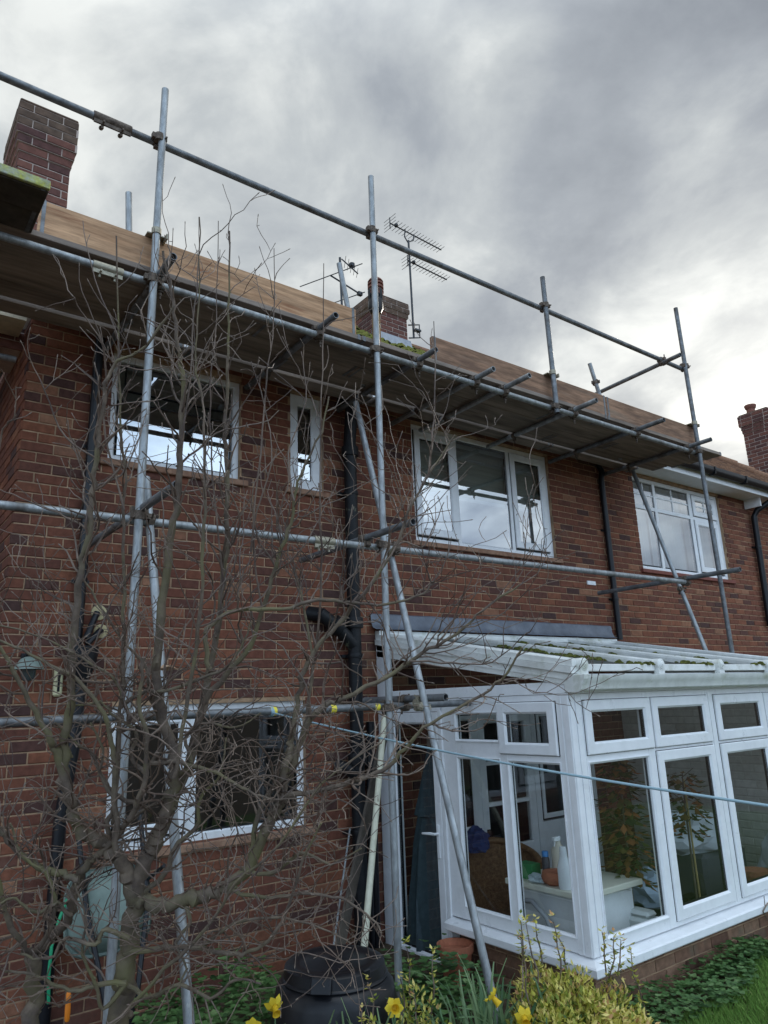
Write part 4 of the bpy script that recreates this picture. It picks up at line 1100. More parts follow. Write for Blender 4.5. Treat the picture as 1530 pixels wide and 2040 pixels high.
# ------------------------------------------------------------------ the bare tree
# main stems, metres: (x, y, z, radius)
STEMS=[
("trunk",[(1.158,-1.726,0.607,0.0636),(1.142,-1.805,0.836,0.0591),(1.143,-1.878,1.005,0.0547),(1.123,-1.941,1.189,0.0502),(1.119,-2.006,1.349,0.0459)]),
("limb",[(1.119,-2.006,1.349,0.0417),(1.079,-2.031,1.448,0.0390),(1.027,-2.042,1.535,0.0364),(0.953,-2.029,1.598,0.0338),(0.889,-2.012,1.629,0.0313),(0.847,-2.027,1.706,0.0287),(0.827,-2.057,1.774,0.0262)]),
("limb",[(0.827,-2.057,1.774,0.0262),(0.798,-2.061,1.840,0.0248),(0.782,-2.085,1.939,0.0235),(0.776,-2.139,2.100,0.0221),(0.759,-2.188,2.276,0.0207),(0.748,-2.227,2.405,0.0194),(0.744,-2.282,2.566,0.0180),(0.739,-2.325,2.695,0.0167),(0.741,-2.368,2.805,0.0153),(0.734,-2.415,2.950,0.0140),(0.730,-2.458,3.077,0.0126),(0.725,-2.506,3.220,0.0113),(0.724,-2.557,3.362,0.0099),(0.749,-2.607,3.443,0.0086),(0.827,-2.687,3.495,0.0073),(0.894,-2.790,3.639,0.0059)]),
("limb",[(1.119,-2.006,1.349,0.0438),(1.127,-2.052,1.467,0.0414),(1.154,-2.100,1.550,0.0391),(1.173,-2.138,1.623,0.0367),(1.183,-2.181,1.731,0.0344),(1.188,-2.219,1.832,0.0321),(1.158,-2.243,1.972,0.0297),(1.106,-2.244,2.094,0.0274),(1.070,-2.275,2.270,0.0250)]),
("limb",[(1.070,-2.275,2.270,0.0250),(1.063,-2.337,2.489,0.0233),(1.058,-2.383,2.659,0.0217),(1.058,-2.433,2.827,0.0200),(1.060,-2.485,2.997,0.0183),(1.046,-2.525,3.169,0.0166),(1.035,-2.553,3.298,0.0149),(1.021,-2.586,3.444,0.0132),(0.995,-2.597,3.557,0.0115),(0.970,-2.615,3.684,0.0098),(0.927,-2.631,3.851,0.0081),(0.893,-2.642,3.978,0.0064)]),
("limb",[(1.173,-2.138,1.623,0.0271),(1.219,-2.172,1.765,0.0253),(1.264,-2.224,1.965,0.0235),(1.293,-2.251,2.129,0.0216),(1.313,-2.264,2.270,0.0197)]),
("limb",[(1.313,-2.264,2.270,0.0197),(1.321,-2.325,2.456,0.0182),(1.316,-2.374,2.634,0.0167),(1.313,-2.424,2.812,0.0152),(1.289,-2.458,2.990,0.0137),(1.258,-2.504,3.215,0.0121),(1.246,-2.524,3.324,0.0106),(1.231,-2.560,3.486,0.0091),(1.219,-2.590,3.623,0.0075),(1.202,-2.629,3.799,0.0060),(1.162,-2.706,4.145,0.0044)]),
("limb",[(1.119,-2.006,1.349,0.0396),(1.190,-2.056,1.336,0.0379),(1.279,-2.126,1.342,0.0363),(1.354,-2.187,1.358,0.0346),(1.420,-2.247,1.385,0.0329),(1.481,-2.315,1.451,0.0313)]),
("limb",[(1.481,-2.315,1.451,0.0292),(1.522,-2.381,1.590,0.0272),(1.553,-2.424,1.682,0.0252),(1.570,-2.441,1.729,0.0231),(1.564,-2.460,1.829,0.0211),(1.581,-2.489,1.911,0.0190),(1.583,-2.494,1.956,0.0170)]),
("limb",[(1.583,-2.494,1.956,0.0170),(1.590,-2.531,2.074,0.0156),(1.595,-2.575,2.216,0.0142),(1.631,-2.635,2.338,0.0128),(1.711,-2.728,2.458,0.0114),(1.818,-2.867,2.653,0.0100),(1.869,-2.948,2.802,0.0086),(1.892,-2.993,2.910,0.0072),(1.938,-3.061,3.031,0.0057),(2.012,-3.167,3.202,0.0043)]),
("limb",[(1.481,-2.315,1.451,0.0167),(1.492,-2.341,1.554,0.0153),(1.499,-2.372,1.681,0.0139),(1.536,-2.411,1.763,0.0125),(1.605,-2.482,1.869,0.0111),(1.630,-2.545,2.051,0.0097),(1.628,-2.602,2.277,0.0083),(1.579,-2.622,2.497,0.0068),(1.526,-2.625,2.677,0.0054)]),
("limb",[(1.288,-2.263,2.129,0.0172),(1.356,-2.337,2.241,0.0159),(1.428,-2.417,2.359,0.0145),(1.458,-2.474,2.509,0.0131),(1.484,-2.538,2.684,0.0117),(1.513,-2.598,2.843,0.0102),(1.525,-2.635,2.970,0.0088),(1.538,-2.666,3.079,0.0074),(1.594,-2.757,3.267,0.0059),(1.607,-2.803,3.421,0.0044)]),
("limb",[(1.148,-2.322,1.841,0.0121),(1.153,-2.408,2.091,0.0111),(1.151,-2.515,2.420,0.0101),(1.125,-2.607,2.756,0.0091),(1.102,-2.657,2.958,0.0081),(1.073,-2.703,3.163,0.0071),(1.045,-2.736,3.325,0.0060),(1.009,-2.749,3.448,0.0050),(0.988,-2.811,3.685,0.0040),(0.949,-2.890,4.012,0.0030)]),
("limb",[(1.007,-2.025,1.658,0.0125),(0.988,-2.103,1.939,0.0115),(0.958,-2.192,2.275,0.0104),(0.925,-2.268,2.579,0.0094),(0.882,-2.346,2.915,0.0083),(0.867,-2.385,3.066,0.0073),(0.830,-2.411,3.228,0.0063),(0.782,-2.481,3.551,0.0052),(0.715,-2.585,4.014,0.0042)]),
("limb",[(0.827,-2.057,1.774,0.0222),(0.744,-2.097,1.956,0.0193),(0.716,-2.137,2.009,0.0164),(0.642,-2.160,2.118,0.0136),(0.562,-2.187,2.252,0.0109),(0.492,-2.211,2.351,0.0082),(0.414,-2.226,2.445,0.0056)]),
("limb",[(1.004,-2.115,1.548,0.0161),(0.955,-2.196,1.830,0.0146),(0.923,-2.241,1.965,0.0132),(0.884,-2.271,2.074,0.0117),(0.811,-2.276,2.179,0.0103),(0.726,-2.260,2.253,0.0089),(0.605,-2.218,2.328,0.0075),(0.495,-2.177,2.383,0.0061),(0.427,-2.159,2.411,0.0048)]),
("limb",[(0.967,-2.270,2.099,0.0091),(0.903,-2.288,2.221,0.0080),(0.806,-2.266,2.297,0.0070),(0.726,-2.247,2.346,0.0059),(0.622,-2.212,2.398,0.0049),(0.493,-2.156,2.444,0.0039)]),
("limb",[(0.821,-1.643,1.129,0.0276),(0.851,-1.707,1.170,0.0259),(0.917,-1.825,1.294,0.0242),(0.908,-1.874,1.383,0.0226),(0.927,-1.953,1.496,0.0210),(0.965,-2.027,1.549,0.0194),(0.998,-2.098,1.608,0.0178),(1.017,-2.160,1.670,0.0162),(1.038,-2.230,1.749,0.0147),(1.040,-2.297,1.866,0.0132),(1.018,-2.352,2.001,0.0117),(0.975,-2.391,2.135,0.0102),(0.955,-2.459,2.304,0.0088)]),
("trunk",[(0.827,-1.698,0.692,0.0443),(0.810,-1.756,0.906,0.0410),(0.797,-1.797,1.061,0.0376),(0.780,-1.823,1.176,0.0343)]),
("limb",[(0.780,-1.823,1.176,0.0181),(0.734,-1.870,1.228,0.0153),(0.660,-1.916,1.339,0.0126),(0.608,-1.988,1.480,0.0100),(0.559,-2.059,1.610,0.0075)]),
("limb",[(0.892,-2.001,1.460,0.0202),(0.835,-1.978,1.478,0.0189),(0.752,-1.942,1.520,0.0176),(0.671,-1.916,1.591,0.0164),(0.604,-1.905,1.670,0.0151),(0.547,-1.897,1.737,0.0139)]),
("limb",[(1.250,-2.409,2.262,0.0146),(1.220,-2.421,2.390,0.0136),(1.233,-2.437,2.430,0.0126),(1.314,-2.514,2.498,0.0115),(1.468,-2.622,2.496,0.0105),(1.593,-2.719,2.526,0.0095),(1.707,-2.794,2.513,0.0084),(1.828,-2.874,2.501,0.0074),(1.953,-2.974,2.539,0.0063),(1.979,-3.003,2.589,0.0053)]),
("limb",[(1.583,-2.417,1.726,0.0170),(1.614,-2.530,1.971,0.0156),(1.663,-2.614,2.090,0.0143),(1.727,-2.679,2.122,0.0130),(1.867,-2.821,2.208,0.0117),(1.927,-2.892,2.264,0.0104),(2.006,-2.979,2.324,0.0091),(2.084,-3.066,2.386,0.0078),(2.131,-3.132,2.456,0.0065),(2.239,-3.254,2.554,0.0052)]),
("limb",[(1.550,-2.451,1.704,0.0156),(1.557,-2.498,1.744,0.0144),(1.675,-2.624,1.768,0.0131),(1.766,-2.733,1.803,0.0119),(1.840,-2.836,1.858,0.0107),(1.885,-2.929,1.948,0.0095),(1.925,-3.011,2.018,0.0083),(2.058,-3.173,2.116,0.0071),(2.110,-3.268,2.198,0.0060),(2.128,-3.341,2.289,0.0049)]),
("limb",[(1.116,-1.933,1.133,0.0156),(1.240,-2.085,1.162,0.0142),(1.331,-2.203,1.166,0.0127),(1.413,-2.310,1.154,0.0113),(1.460,-2.400,1.171,0.0099),(1.504,-2.508,1.250,0.0086),(1.515,-2.605,1.369,0.0072),(1.511,-2.702,1.524,0.0059),(1.531,-2.816,1.674,0.0047)]),
("limb",[(1.079,-1.877,0.854,0.0113),(1.213,-2.137,1.104,0.0099),(1.308,-2.346,1.289,0.0085),(1.340,-2.499,1.451,0.0072),(1.429,-2.693,1.604,0.0060),(1.489,-2.887,1.824,0.0048),(1.613,-3.102,1.962,0.0036)]),
("limb",[(1.115,-1.963,1.032,0.0143),(1.020,-1.935,1.045,0.0126),(0.933,-1.903,1.030,0.0108),(0.840,-1.886,1.073,0.0091),(0.763,-1.884,1.125,0.0075),(0.676,-1.864,1.148,0.0058)]),
("limb",[(1.115,-1.963,1.032,0.0123),(1.041,-1.918,0.946,0.0106),(0.994,-1.958,1.056,0.0088),(0.929,-1.990,1.184,0.0072),(0.910,-2.061,1.326,0.0055),(0.852,-2.103,1.467,0.0039)]),
("limb",[(1.090,-2.152,1.855,0.0125),(1.145,-2.218,1.992,0.0112),(1.080,-2.201,2.157,0.0098),(1.053,-2.201,2.281,0.0085),(0.957,-2.149,2.409,0.0071),(0.855,-2.107,2.580,0.0057),(0.806,-2.077,2.668,0.0043)]),
("limb",[(1.080,-2.106,1.735,0.0125),(1.013,-2.088,1.760,0.0110),(0.949,-2.087,1.824,0.0095),(0.878,-2.100,1.947,0.0080),(0.818,-2.095,1.989,0.0065),(0.737,-2.087,2.071,0.0050)]),
("limb",[(1.102,-2.174,1.894,0.0135),(1.190,-2.279,1.892,0.0116),(1.298,-2.386,1.849,0.0096),(1.373,-2.462,1.790,0.0077),(1.461,-2.553,1.746,0.0058),(1.541,-2.653,1.749,0.0040)]),
("limb",[(0.970,-2.221,2.139,0.0123),(1.028,-2.288,2.176,0.0109),(1.089,-2.347,2.182,0.0095),(1.179,-2.437,2.217,0.0081),(1.267,-2.529,2.261,0.0068),(1.302,-2.591,2.337,0.0054),(1.318,-2.646,2.432,0.0040)]),
("limb",[(1.420,-2.247,1.385,0.0115),(1.519,-2.360,1.344,0.0099),(1.626,-2.501,1.368,0.0083),(1.735,-2.630,1.353,0.0068),(1.816,-2.720,1.283,0.0053),(1.829,-2.766,1.237,0.0039)]),
("limb",[(1.342,-2.177,1.158,0.0092),(1.420,-2.337,1.266,0.0076),(1.536,-2.498,1.293,0.0059),(1.639,-2.631,1.264,0.0044),(1.709,-2.734,1.219,0.0029)]),
("limb",[(1.051,-2.057,1.656,0.0094),(1.126,-2.184,1.737,0.0072),(1.168,-2.266,1.758,0.0051),(1.191,-2.318,1.731,0.0030)]),
("limb",[(0.780,-1.823,1.176,0.0151),(0.818,-1.912,1.279,0.0130),(0.814,-1.974,1.399,0.0109),(0.764,-1.996,1.501,0.0089),(0.670,-1.979,1.584,0.0069),(0.620,-2.006,1.702,0.0049)]),
("limb",[(1.022,-2.061,1.538,0.0143),(0.973,-2.073,1.648,0.0125),(0.982,-2.126,1.747,0.0106),(0.917,-2.123,1.848,0.0087),(0.907,-2.167,1.966,0.0069),(0.851,-2.171,2.066,0.0050)]),
("limb",[(1.119,-2.006,1.349,0.0156),(1.209,-2.108,1.449,0.0139),(1.221,-2.150,1.549,0.0122),(1.286,-2.225,1.626,0.0104),(1.287,-2.265,1.746,0.0087),(1.341,-2.339,1.844,0.0069),(1.340,-2.384,1.984,0.0052)]),
("limb",[(1.133,-1.907,1.014,0.0135),(1.206,-2.000,0.973,0.0117),(1.281,-2.128,1.033,0.0099),(1.367,-2.230,0.985,0.0082),(1.418,-2.349,1.073,0.0065),(1.478,-2.444,1.066,0.0049)]),
("limb",[(0.884,-1.950,1.323,0.0121),(0.817,-1.967,1.379,0.0102),(0.748,-1.955,1.354,0.0083),(0.669,-1.966,1.422,0.0065),(0.616,-1.973,1.415,0.0048)]),
("limb",[(1.279,-2.126,1.342,0.0125),(1.307,-2.149,1.251,0.0103),(1.257,-2.121,1.181,0.0082),(1.292,-2.149,1.089,0.0061),(1.247,-2.112,0.983,0.0040)]),
("limb",[(1.481,-2.315,1.451,0.0125),(1.547,-2.393,1.439,0.0103),(1.623,-2.509,1.519,0.0082),(1.712,-2.596,1.480,0.0061),(1.787,-2.705,1.540,0.0040)]),
("limb",[(1.063,-2.122,1.238,0.0139),(0.981,-2.088,1.282,0.0122),(0.954,-2.063,1.230,0.0106),(0.853,-2.008,1.256,0.0090),(0.813,-1.968,1.186,0.0074),(0.714,-1.914,1.212,0.0058)]),
("limb",[(1.072,-2.205,1.859,0.0123),(1.011,-2.193,1.921,0.0108),(1.012,-2.238,2.019,0.0094),(0.935,-2.214,2.081,0.0079),(0.876,-2.202,2.142,0.0065),(0.778,-2.137,2.127,0.0050)]),
("limb",[(1.188,-2.219,1.832,0.0125),(1.235,-2.274,1.888,0.0108),(1.206,-2.285,1.990,0.0092),(1.265,-2.348,2.047,0.0075),(1.368,-2.418,2.023,0.0058),(1.444,-2.494,2.079,0.0042)]),
("limb",[(1.641,-2.580,2.279,0.0075),(1.646,-2.655,2.572,0.0065),(1.602,-2.723,2.954,0.0055),(1.576,-2.785,3.278,0.0044),(1.550,-2.847,3.605,0.0033),(1.515,-2.923,3.991,0.0022)]),
("limb",[(2.004,-2.985,3.063,0.0067),(2.016,-3.018,3.266,0.0052),(2.016,-3.051,3.497,0.0038),(1.999,-3.088,3.777,0.0023)]),
("limb",[(1.371,-2.531,2.746,0.0065),(1.363,-2.633,3.169,0.0054),(1.354,-2.694,3.473,0.0044),(1.358,-2.753,3.739,0.0033),(1.330,-2.807,4.063,0.0022)]),
("limb",[(1.038,-2.546,3.161,0.0063),(1.044,-2.607,3.430,0.0053),(1.032,-2.651,3.686,0.0042),(1.028,-2.701,3.946,0.0032),(1.013,-2.723,4.144,0.0022)]),
("limb",[(1.291,-2.430,2.623,0.0065),(1.214,-2.480,3.051,0.0054),(1.168,-2.528,3.397,0.0044),(1.154,-2.601,3.748,0.0033),(1.117,-2.687,4.190,0.0022)]),
("limb",[(0.852,-2.445,2.888,0.0060),(0.741,-2.467,3.256,0.0051),(0.769,-2.556,3.514,0.0041),(0.654,-2.549,3.800,0.0031),(0.586,-2.562,4.047,0.0022)]),
("limb",[(0.738,-2.425,3.089,0.0060),(0.623,-2.387,3.173,0.0047),(0.533,-2.397,3.343,0.0033),(0.475,-2.408,3.442,0.0022)]),
("limb",[(0.735,-2.518,3.379,0.0060),(0.695,-2.574,3.508,0.0046),(0.599,-2.584,3.628,0.0033),(0.561,-2.612,3.667,0.0022)]),
("limb",[(0.411,-2.308,2.698,0.0056),(0.385,-2.459,3.083,0.0043),(0.410,-2.545,3.157,0.0030),(0.397,-2.609,3.248,0.0022)]),
("limb",[(1.493,-2.691,2.952,0.0065),(1.463,-2.697,3.168,0.0051),(1.513,-2.765,3.389,0.0037),(1.483,-2.775,3.618,0.0022)]),
("limb",[(1.442,-2.505,2.505,0.0065),(1.378,-2.540,2.856,0.0054),(1.415,-2.628,3.134,0.0044),(1.367,-2.646,3.399,0.0033),(1.311,-2.633,3.583,0.0022)]),
("limb",[(0.774,-2.239,2.836,0.0063),(0.690,-2.194,2.894,0.0049),(0.565,-2.121,2.960,0.0035),(0.458,-2.059,3.014,0.0022)]),
("limb",[(1.773,-2.929,2.639,0.0063),(1.839,-2.983,2.748,0.0053),(1.925,-3.009,2.730,0.0042),(1.967,-3.031,2.796,0.0032),(2.010,-3.073,2.924,0.0022)]),
("limb",[(1.995,-2.992,2.323,0.0063),(2.010,-3.076,2.410,0.0048),(2.008,-3.148,2.503,0.0034),(2.038,-3.263,2.651,0.0022)]),
("limb",[(1.913,-2.910,2.263,0.0063),(2.031,-3.039,2.251,0.0048),(2.139,-3.161,2.243,0.0034),(2.213,-3.297,2.353,0.0022)]),
("limb",[(1.947,-2.984,2.017,0.0060),(1.996,-3.054,1.986,0.0046),(2.066,-3.153,1.992,0.0033),(2.074,-3.239,2.104,0.0022)]),
]

def catmull(P, sub=4):
    out = []
    for i in range(len(P) - 1):
        p0, p1, p2, p3 = P[max(i - 1, 0)], P[i], P[i + 1], P[min(i + 2, len(P) - 1)]
        for k in range(sub):
            t = k / sub
            out.append(tuple(.5 * (2 * p1[j] + (p2[j] - p0[j]) * t + (2 * p0[j] - 5 * p1[j] + 4 * p2[j] - p3[j]) * t * t + (3 * p1[j] - p0[j] - 3 * p2[j] + p3[j]) * t ** 3) for j in range(4)))
    out.append(P[-1])
    return out
tree = thing('bare_tree', (1.15, -1.95, .2), 'leafless tree with many upright twiggy branches in front of the scaffolding', 'tree')
rnd = random.Random(21)
def twig(mb, p, d, length, r, depth=0, upb=.35):
    pts, rad = [p.copy()], [r]; n = max(4, int(length / .045)); d = d.normalized(); st = length / n
    for k in range(n):
        kink = .30 if k % 2 else .16
        d = (d + Vector((rnd.gauss(0, kink), rnd.gauss(0, kink), rnd.gauss(0, kink) + upb * .10))).normalized()
        p = p + d * st; pts.append(p.copy()); rad.append(max(.0014, r * (1 - .58 * (k + 1) / n)))
    mb.tube(pts, rad, 5 if r < .004 else 6, 0)
    # blunt bud at the tip
    e_ = pts[-1]; mb.tube([e_, e_ + d * .006, e_ + d * .013], [rad[-1] * 1.1, rad[-1] * 1.5, rad[-1] * .6], 5, 1)
    if depth < 2 and length > .14:
        for k in range(1, len(pts) - 1):
            if rnd.random() < (.30 if depth == 0 else .14):
                sd = Vector((rnd.gauss(0, 1), rnd.gauss(0, 1), rnd.gauss(.35, .8))).normalized()
                dd = (d * .55 + sd * .8)
                twig(mb, pts[k], dd, length * rnd.uniform(.22, .55), rad[k] * .72, depth + 1, upb)
            elif rnd.random() < .3:
                sd = Vector((rnd.gauss(0, 1), rnd.gauss(0, 1), rnd.gauss(0, 1))).normalized(); q = pts[k]
                mb.tube([q, q + sd * .008, q + sd * .015], [rad[k] * .9, rad[k] * .9, .0008], 4, 0)
for name, P in STEMS:
    C = catmull(P, 4)
    pts = [Vector(c[:3]) for c in C]; thin = max(c[3] for c in C) < .009
    for i in range(1, len(pts) - 1):
        a_ = C[i][3] * .16 + .0016
        pts[i] += Vector((rnd.gauss(0, a_), rnd.gauss(0, a_), rnd.gauss(0, a_)))
    rad = [max(.0018, c[3] * ((.76 if c[2] < 2.3 else .74) + .10 * noise.noise((c[0] * 16, c[1] * 16, c[2] * 16)) + (.06 if i % 4 == 0 else 0))) for i, c in enumerate(C)]
    mb = MB(); mb.tube(pts, rad, 12 if rad[0] > .015 else 8)
    # knuckles where old shoots were cut away
    for i in range(2, len(pts) - 2):
        if rnd.random() < .22 and rad[i] > .004:
            s_ = Vector((rnd.gauss(0, 1), rnd.gauss(0, 1), rnd.gauss(0, .6))).normalized(); q = pts[i] + s_ * rad[i] * .5
            mb.tube([q, q + s_ * (rad[i] * .6 + .003), q + s_ * (rad[i] * .7 + .008)], [rad[i] * .4 + .001, rad[i] * .3 + .001, .0012], 7)
    lim = mb.build('trunk' if name == 'trunk' else 'branch', M_TWIG if thin else M_BARK, tree, smooth=True)
    if name == 'trunk': continue
    L = sum((pts[i + 1] - pts[i]).length for i in range(len(pts) - 1))
    tw = MB(); cnt = int(L * (21 if not thin else 12))
    for k in range(cnt):
        i = min(len(pts) - 2, int((.16 + .84 * rnd.random()) * (len(pts) - 1)))
        tan = (pts[i + 1] - pts[i]).normalized()
        side = Vector((rnd.gauss(0, 1), rnd.gauss(0, .8), rnd.gauss(.1, .45)))
        side = (side - tan * side.dot(tan)).normalized()
        z = pts[i].z
        lo_ = z < 2.3
        d = tan * rnd.uniform(.15, .9) + side * rnd.uniform(.6, 1.1) + Vector((0, 0, rnd.uniform(-.1, .25) if lo_ else rnd.uniform(.25, .8)))
        if z > 2.5 and rnd.random() < min(.72, (z - 2.5) * .42): continue
        ln = (.08 + .52 * rnd.random() ** 1.5) * (1.0 if not thin else .62)
        if z > 3.1: ln *= .75
        if z > 3.9:
            if rnd.random() < .3: continue
            d = tan * .9 + side * .35 + Vector((0, 0, .9)); ln *= .7
        twig(tw, pts[i], d, ln, min(.0050, max(.0024, rad[i] * .48)), 0, .1 if lo_ else .9)
    if tw.v: tw.build('twig_growth', [M_TWIG, M_BUD], lim, smooth=True, kind='stuff')
# a dead curled leaf still hanging on
mb = MB(); c = Vector((1.24, -1.93, 2.29))
mb.add([c + Vector(q) for q in ((-.035, 0, 0), (-.01, .01, .022), (.03, .0, .018), (.05, -.01, .0), (.02, .012, -.008), (-.015, .012, -.006), (.01, -.012, .012))], [(0, 1, 6), (1, 2, 6), (2, 3, 6), (3, 4, 6), (4, 5, 6), (5, 0, 6)])
mb.build('leaf', mat('dead_leaf', (.38, .25, .16), .8), tree)

# ------------------------------------------------------------------ garden plants
def gzz(x, y): return gz(x, y) + (.03 if y < lawn_edge(x) and x > 3.6 else 0)
def leaf_quad(mb, p, d, w, l, nrm, tone, mi=0):
    d = d.normalized(); s_ = d.cross(nrm)
    s_ = s_.normalized() if s_.length > 1e-4 else d.orthogonal().normalized()
    n_ = s_.cross(d)
    v = [p, p + d * l * .45 + s_ * w - n_ * w * .25, p + d * l, p + d * l * .45 - s_ * w - n_ * w * .25, p + d * l * .45]
    mb.add(v, [(0, 1, 4), (1, 2, 4), (2, 3, 4), (3, 0, 4)], mi, tone)
def shrub(label, blobs, shoots, nleaf, size=.014):
    r_ = random.Random(len(label) * 7 + nleaf); z0 = .22
    c0 = Vector(blobs[0][0]); t = thing('euonymus_shrub', (c0.x, c0.y, z0), label, 'shrub')
    lm, sm = MB(), MB()
    for c, rr in blobs:
        c = Vector(c)
        for k in range(16):
            e_ = c + Vector((r_.gauss(0, 1), r_.gauss(0, 1), abs(r_.gauss(.4, .8)))).normalized() * rr[0] * .9
            b = Vector((c.x + r_.uniform(-.06, .06), c.y + r_.uniform(-.06, .06), z0 - .03))
            sm.tube([b, (b + e_) / 2 + Vector((r_.uniform(-.04, .04), r_.uniform(-.04, .04), .03)), e_], [.006, .004, .002], 5)
        for k in range(int(nleaf * rr[0] / .3)):
            u = Vector((r_.gauss(0, 1), r_.gauss(0, 1), r_.gauss(.15, 1))).normalized()
            if u.z < -.3: u.z *= -.5
            cl = noise.noise((c.x + u.x * 2.4, c.y + u.y * 2.4, u.z * 2.4))
            rad = (.58 + .42 * r_.random() ** .5) * (1 + .55 * cl)
            p = c + Vector((u.x * rr[0], u.y * rr[0], u.z * rr[1])) * rad
            if p.z < z0 - .02: continue
            d = (u * .6 + Vector((r_.gauss(0, .6), r_.gauss(0, .6), r_.gauss(.45, .5))))
            tn = max(0, min(1, .48 + .5 * cl + r_.gauss(.06, .22)))
            leaf_quad(lm, p, d, size * r_.uniform(.32, .5), size * r_.uniform(1.2, 2.1), u + Vector((0, 0, .4)), tn)
    for (x, y, zb, zt) in shoots:
        q = Vector((x, y, zb)); pts = [q.copy()]
        for k in range(6):
            q = q + Vector((r_.gauss(0, .012), r_.gauss(0, .012), (zt - zb) / 6)); pts.append(q.copy())
            for s2_ in range(7):
                u = Vector((r_.gauss(0, 1), r_.gauss(0, 1), r_.gauss(.4, .4))).normalized()
                leaf_quad(lm, q + Vector((0, 0, r_.uniform(-.03, .03))), u, size * .42, size * r_.uniform(1.1, 1.9), Vector((0, 0, 1)), max(0, min(1, r_.gauss(.45, .25) + (.25 if k > 4 else 0))))
        sm.tube(pts, [.004] * 5 + [.003, .002], 5)
    lm.build('foliage', M_EUON, t, kind='stuff', tones=True); sm.build('stem', M_TWIG, t)
    return t
shrub('bushy yellow-green variegated shrub at the conservatory corner', [((3.02, -2.60, .45), (.30, .33)), ((3.24, -2.66, .38), (.24, .30)), ((2.88, -2.66, .43), (.23, .27)), ((3.10, -2.82, .34), (.28, .28))],
      [(2.86, -2.55, .6, 1.06), (2.93, -2.52, .6, 1.02), (2.98, -2.5, .65, 1.0), (3.04, -2.55, .6, .97), (3.16, -2.56, .65, .98), (2.80, -2.5, .6, 1.0), (3.30, -2.62, .6, .94), (3.40, -2.68, .6, .90), (3.34, -2.6, .6, .92), (3.5, -2.7, .5, .82)], 5200, .021)
shrub('thin yellow variegated shrub in front of the conservatory door', [((2.36, -2.30, .52), (.16, .26))], [(2.40, -2.2, .5, .96), (2.46, -2.24, .5, .90), (2.30, -2.26, .5, .86), (2.34, -2.34, .5, .82)], 1100, .019)
shrub('small yellow variegated sprig beside the black compost bin', [((1.99, -2.44, .56), (.11, .22))], [(2.02, -2.42, .5, .92), (1.96, -2.44, .5, .86)], 700, .019)

def blade_mesh(kind):
    r_ = random.Random(kind * 13 + 5); mb = MB(); L = .42 + .16 * r_.random(); w = .009 + .003 * r_.random()
    bend = r_.uniform(.15, 1.5) if kind % 3 else r_.uniform(1.6, 2.5); n = 8; p = Vector((0, 0, 0)); a = r_.uniform(.04, .2)
    vs = []
    for k in range(n + 1):
        t = k / n; ww = w * (1 - .75 * max(0, t - .55) / .45)
        vs += [p + Vector((0, -ww, .002)), p + Vector((-.003, 0, 0)), p + Vector((0, ww, .002))]
        a += bend / n * (t * t * 2.2); p = p + Vector((math.sin(a), 0, math.cos(a))) * (L / n)
    fs = []
    for k in range(n):
        for q in (0, 1): b = k * 3 + q; fs.append((b, b + 1, b + 4, b + 3))
    mb.add(vs, fs, 0, r_.random())
    o = mb.build('leaf_proto', M_DAFL, origin=(0, 0, 0), tones=True, smooth=True); me = o.data; bpy.data.objects.remove(o); return me
BLADES = [blade_mesh(k) for k in range(9)]
rl = random.Random(5)
def clump(label, x, y, sx_, sy_, n, sc=1.0):
    t = thing('daffodil_clump', (x, y, .2), label, 'plant')
    for k in range(n):
        px, py = x + rl.gauss(0, sx_), y + rl.gauss(0, sy_)
        o = link_copy('leaf', rl.choice(BLADES), t, (px, py, gz(px, py) - .02), rl.uniform(0, 6.283))
        s_ = sc * rl.uniform(.7, 1.15); o.scale = (s_, s_, s_); o.rotation_euler = (rl.gauss(0, .12), rl.gauss(0, .12), o.rotation_euler.z)
    return t
clump('large clump of strappy grey-green daffodil leaves left of the variegated bush', 2.60, -2.46, .13, .10, 170, 1.2)
clump('low clump of strappy daffodil leaves in front of the compost bin', 1.96, -2.38, .15, .08, 130, 1.16)
def daffodil(label, p, face, leaves=4, droop=False):
    p = Vector(p); x, y = p.x, p.y; z0 = gz(x, y) - .02; t = thing('daffodil', (x, y, z0), label, 'flower')
    mb = MB(); mb.tube([(x, y, z0), (x + .005, y, (z0 + p.z) / 2), p - Vector((0, 0, .02)), p - Vector(face) * .03], [.0045, .004, .0035, .004], 6); mb.build('stalk', M_DAFL, t, smooth=True, tones=True)
    f = Vector(face).normalized(); a = f.orthogonal().normalized(); b = f.cross(a)
    for k in range(6):
        w = k * math.pi / 3 + .2; d = a * math.cos(w) + b * math.sin(w); s_ = f.cross(d)
        m_ = MB(); q = p - f * .01; dr = -.35 if droop else .0
        cu = rl.uniform(-.008, .010)
        vs = [q, q + d * .014 + s_ * .012 + f * .003, q + d * .014 - s_ * .012 + f * .003, q + d * .030 + s_ * .015 + f * (.005 + dr * .03 + cu * .5), q + d * .030 - s_ * .015 + f * (.005 + dr * .03 + cu * .3), q + d * .042 + f * (.002 + dr * .06 + cu)]
        m_.add(vs, [(0, 1, 2), (1, 3, 4, 2), (3, 5, 4)], 0, rl.uniform(.4, 1)); m_.build('petal', M_PETAL, t, tones=True)
    m_ = MB(); m_.lathe([(.010, -.01), (.012, .006), (.014, .02), (.019, .032), (.0185, .032), (.012, .018), (.008, .0)], p, 14, axis=f, wob=lambda w, h: 1 + (.08 * math.sin(w * 7) if h > .025 else 0), tone=.1); m_.build('trumpet', M_PETAL, t, smooth=True, tones=True)
    for k in range(leaves):
        px, py = x + rl.gauss(0, .03), y + rl.gauss(0, .03); o = link_copy('leaf', rl.choice(BLADES), t, (px, py, z0), rl.uniform(0, 6.283))
    return t
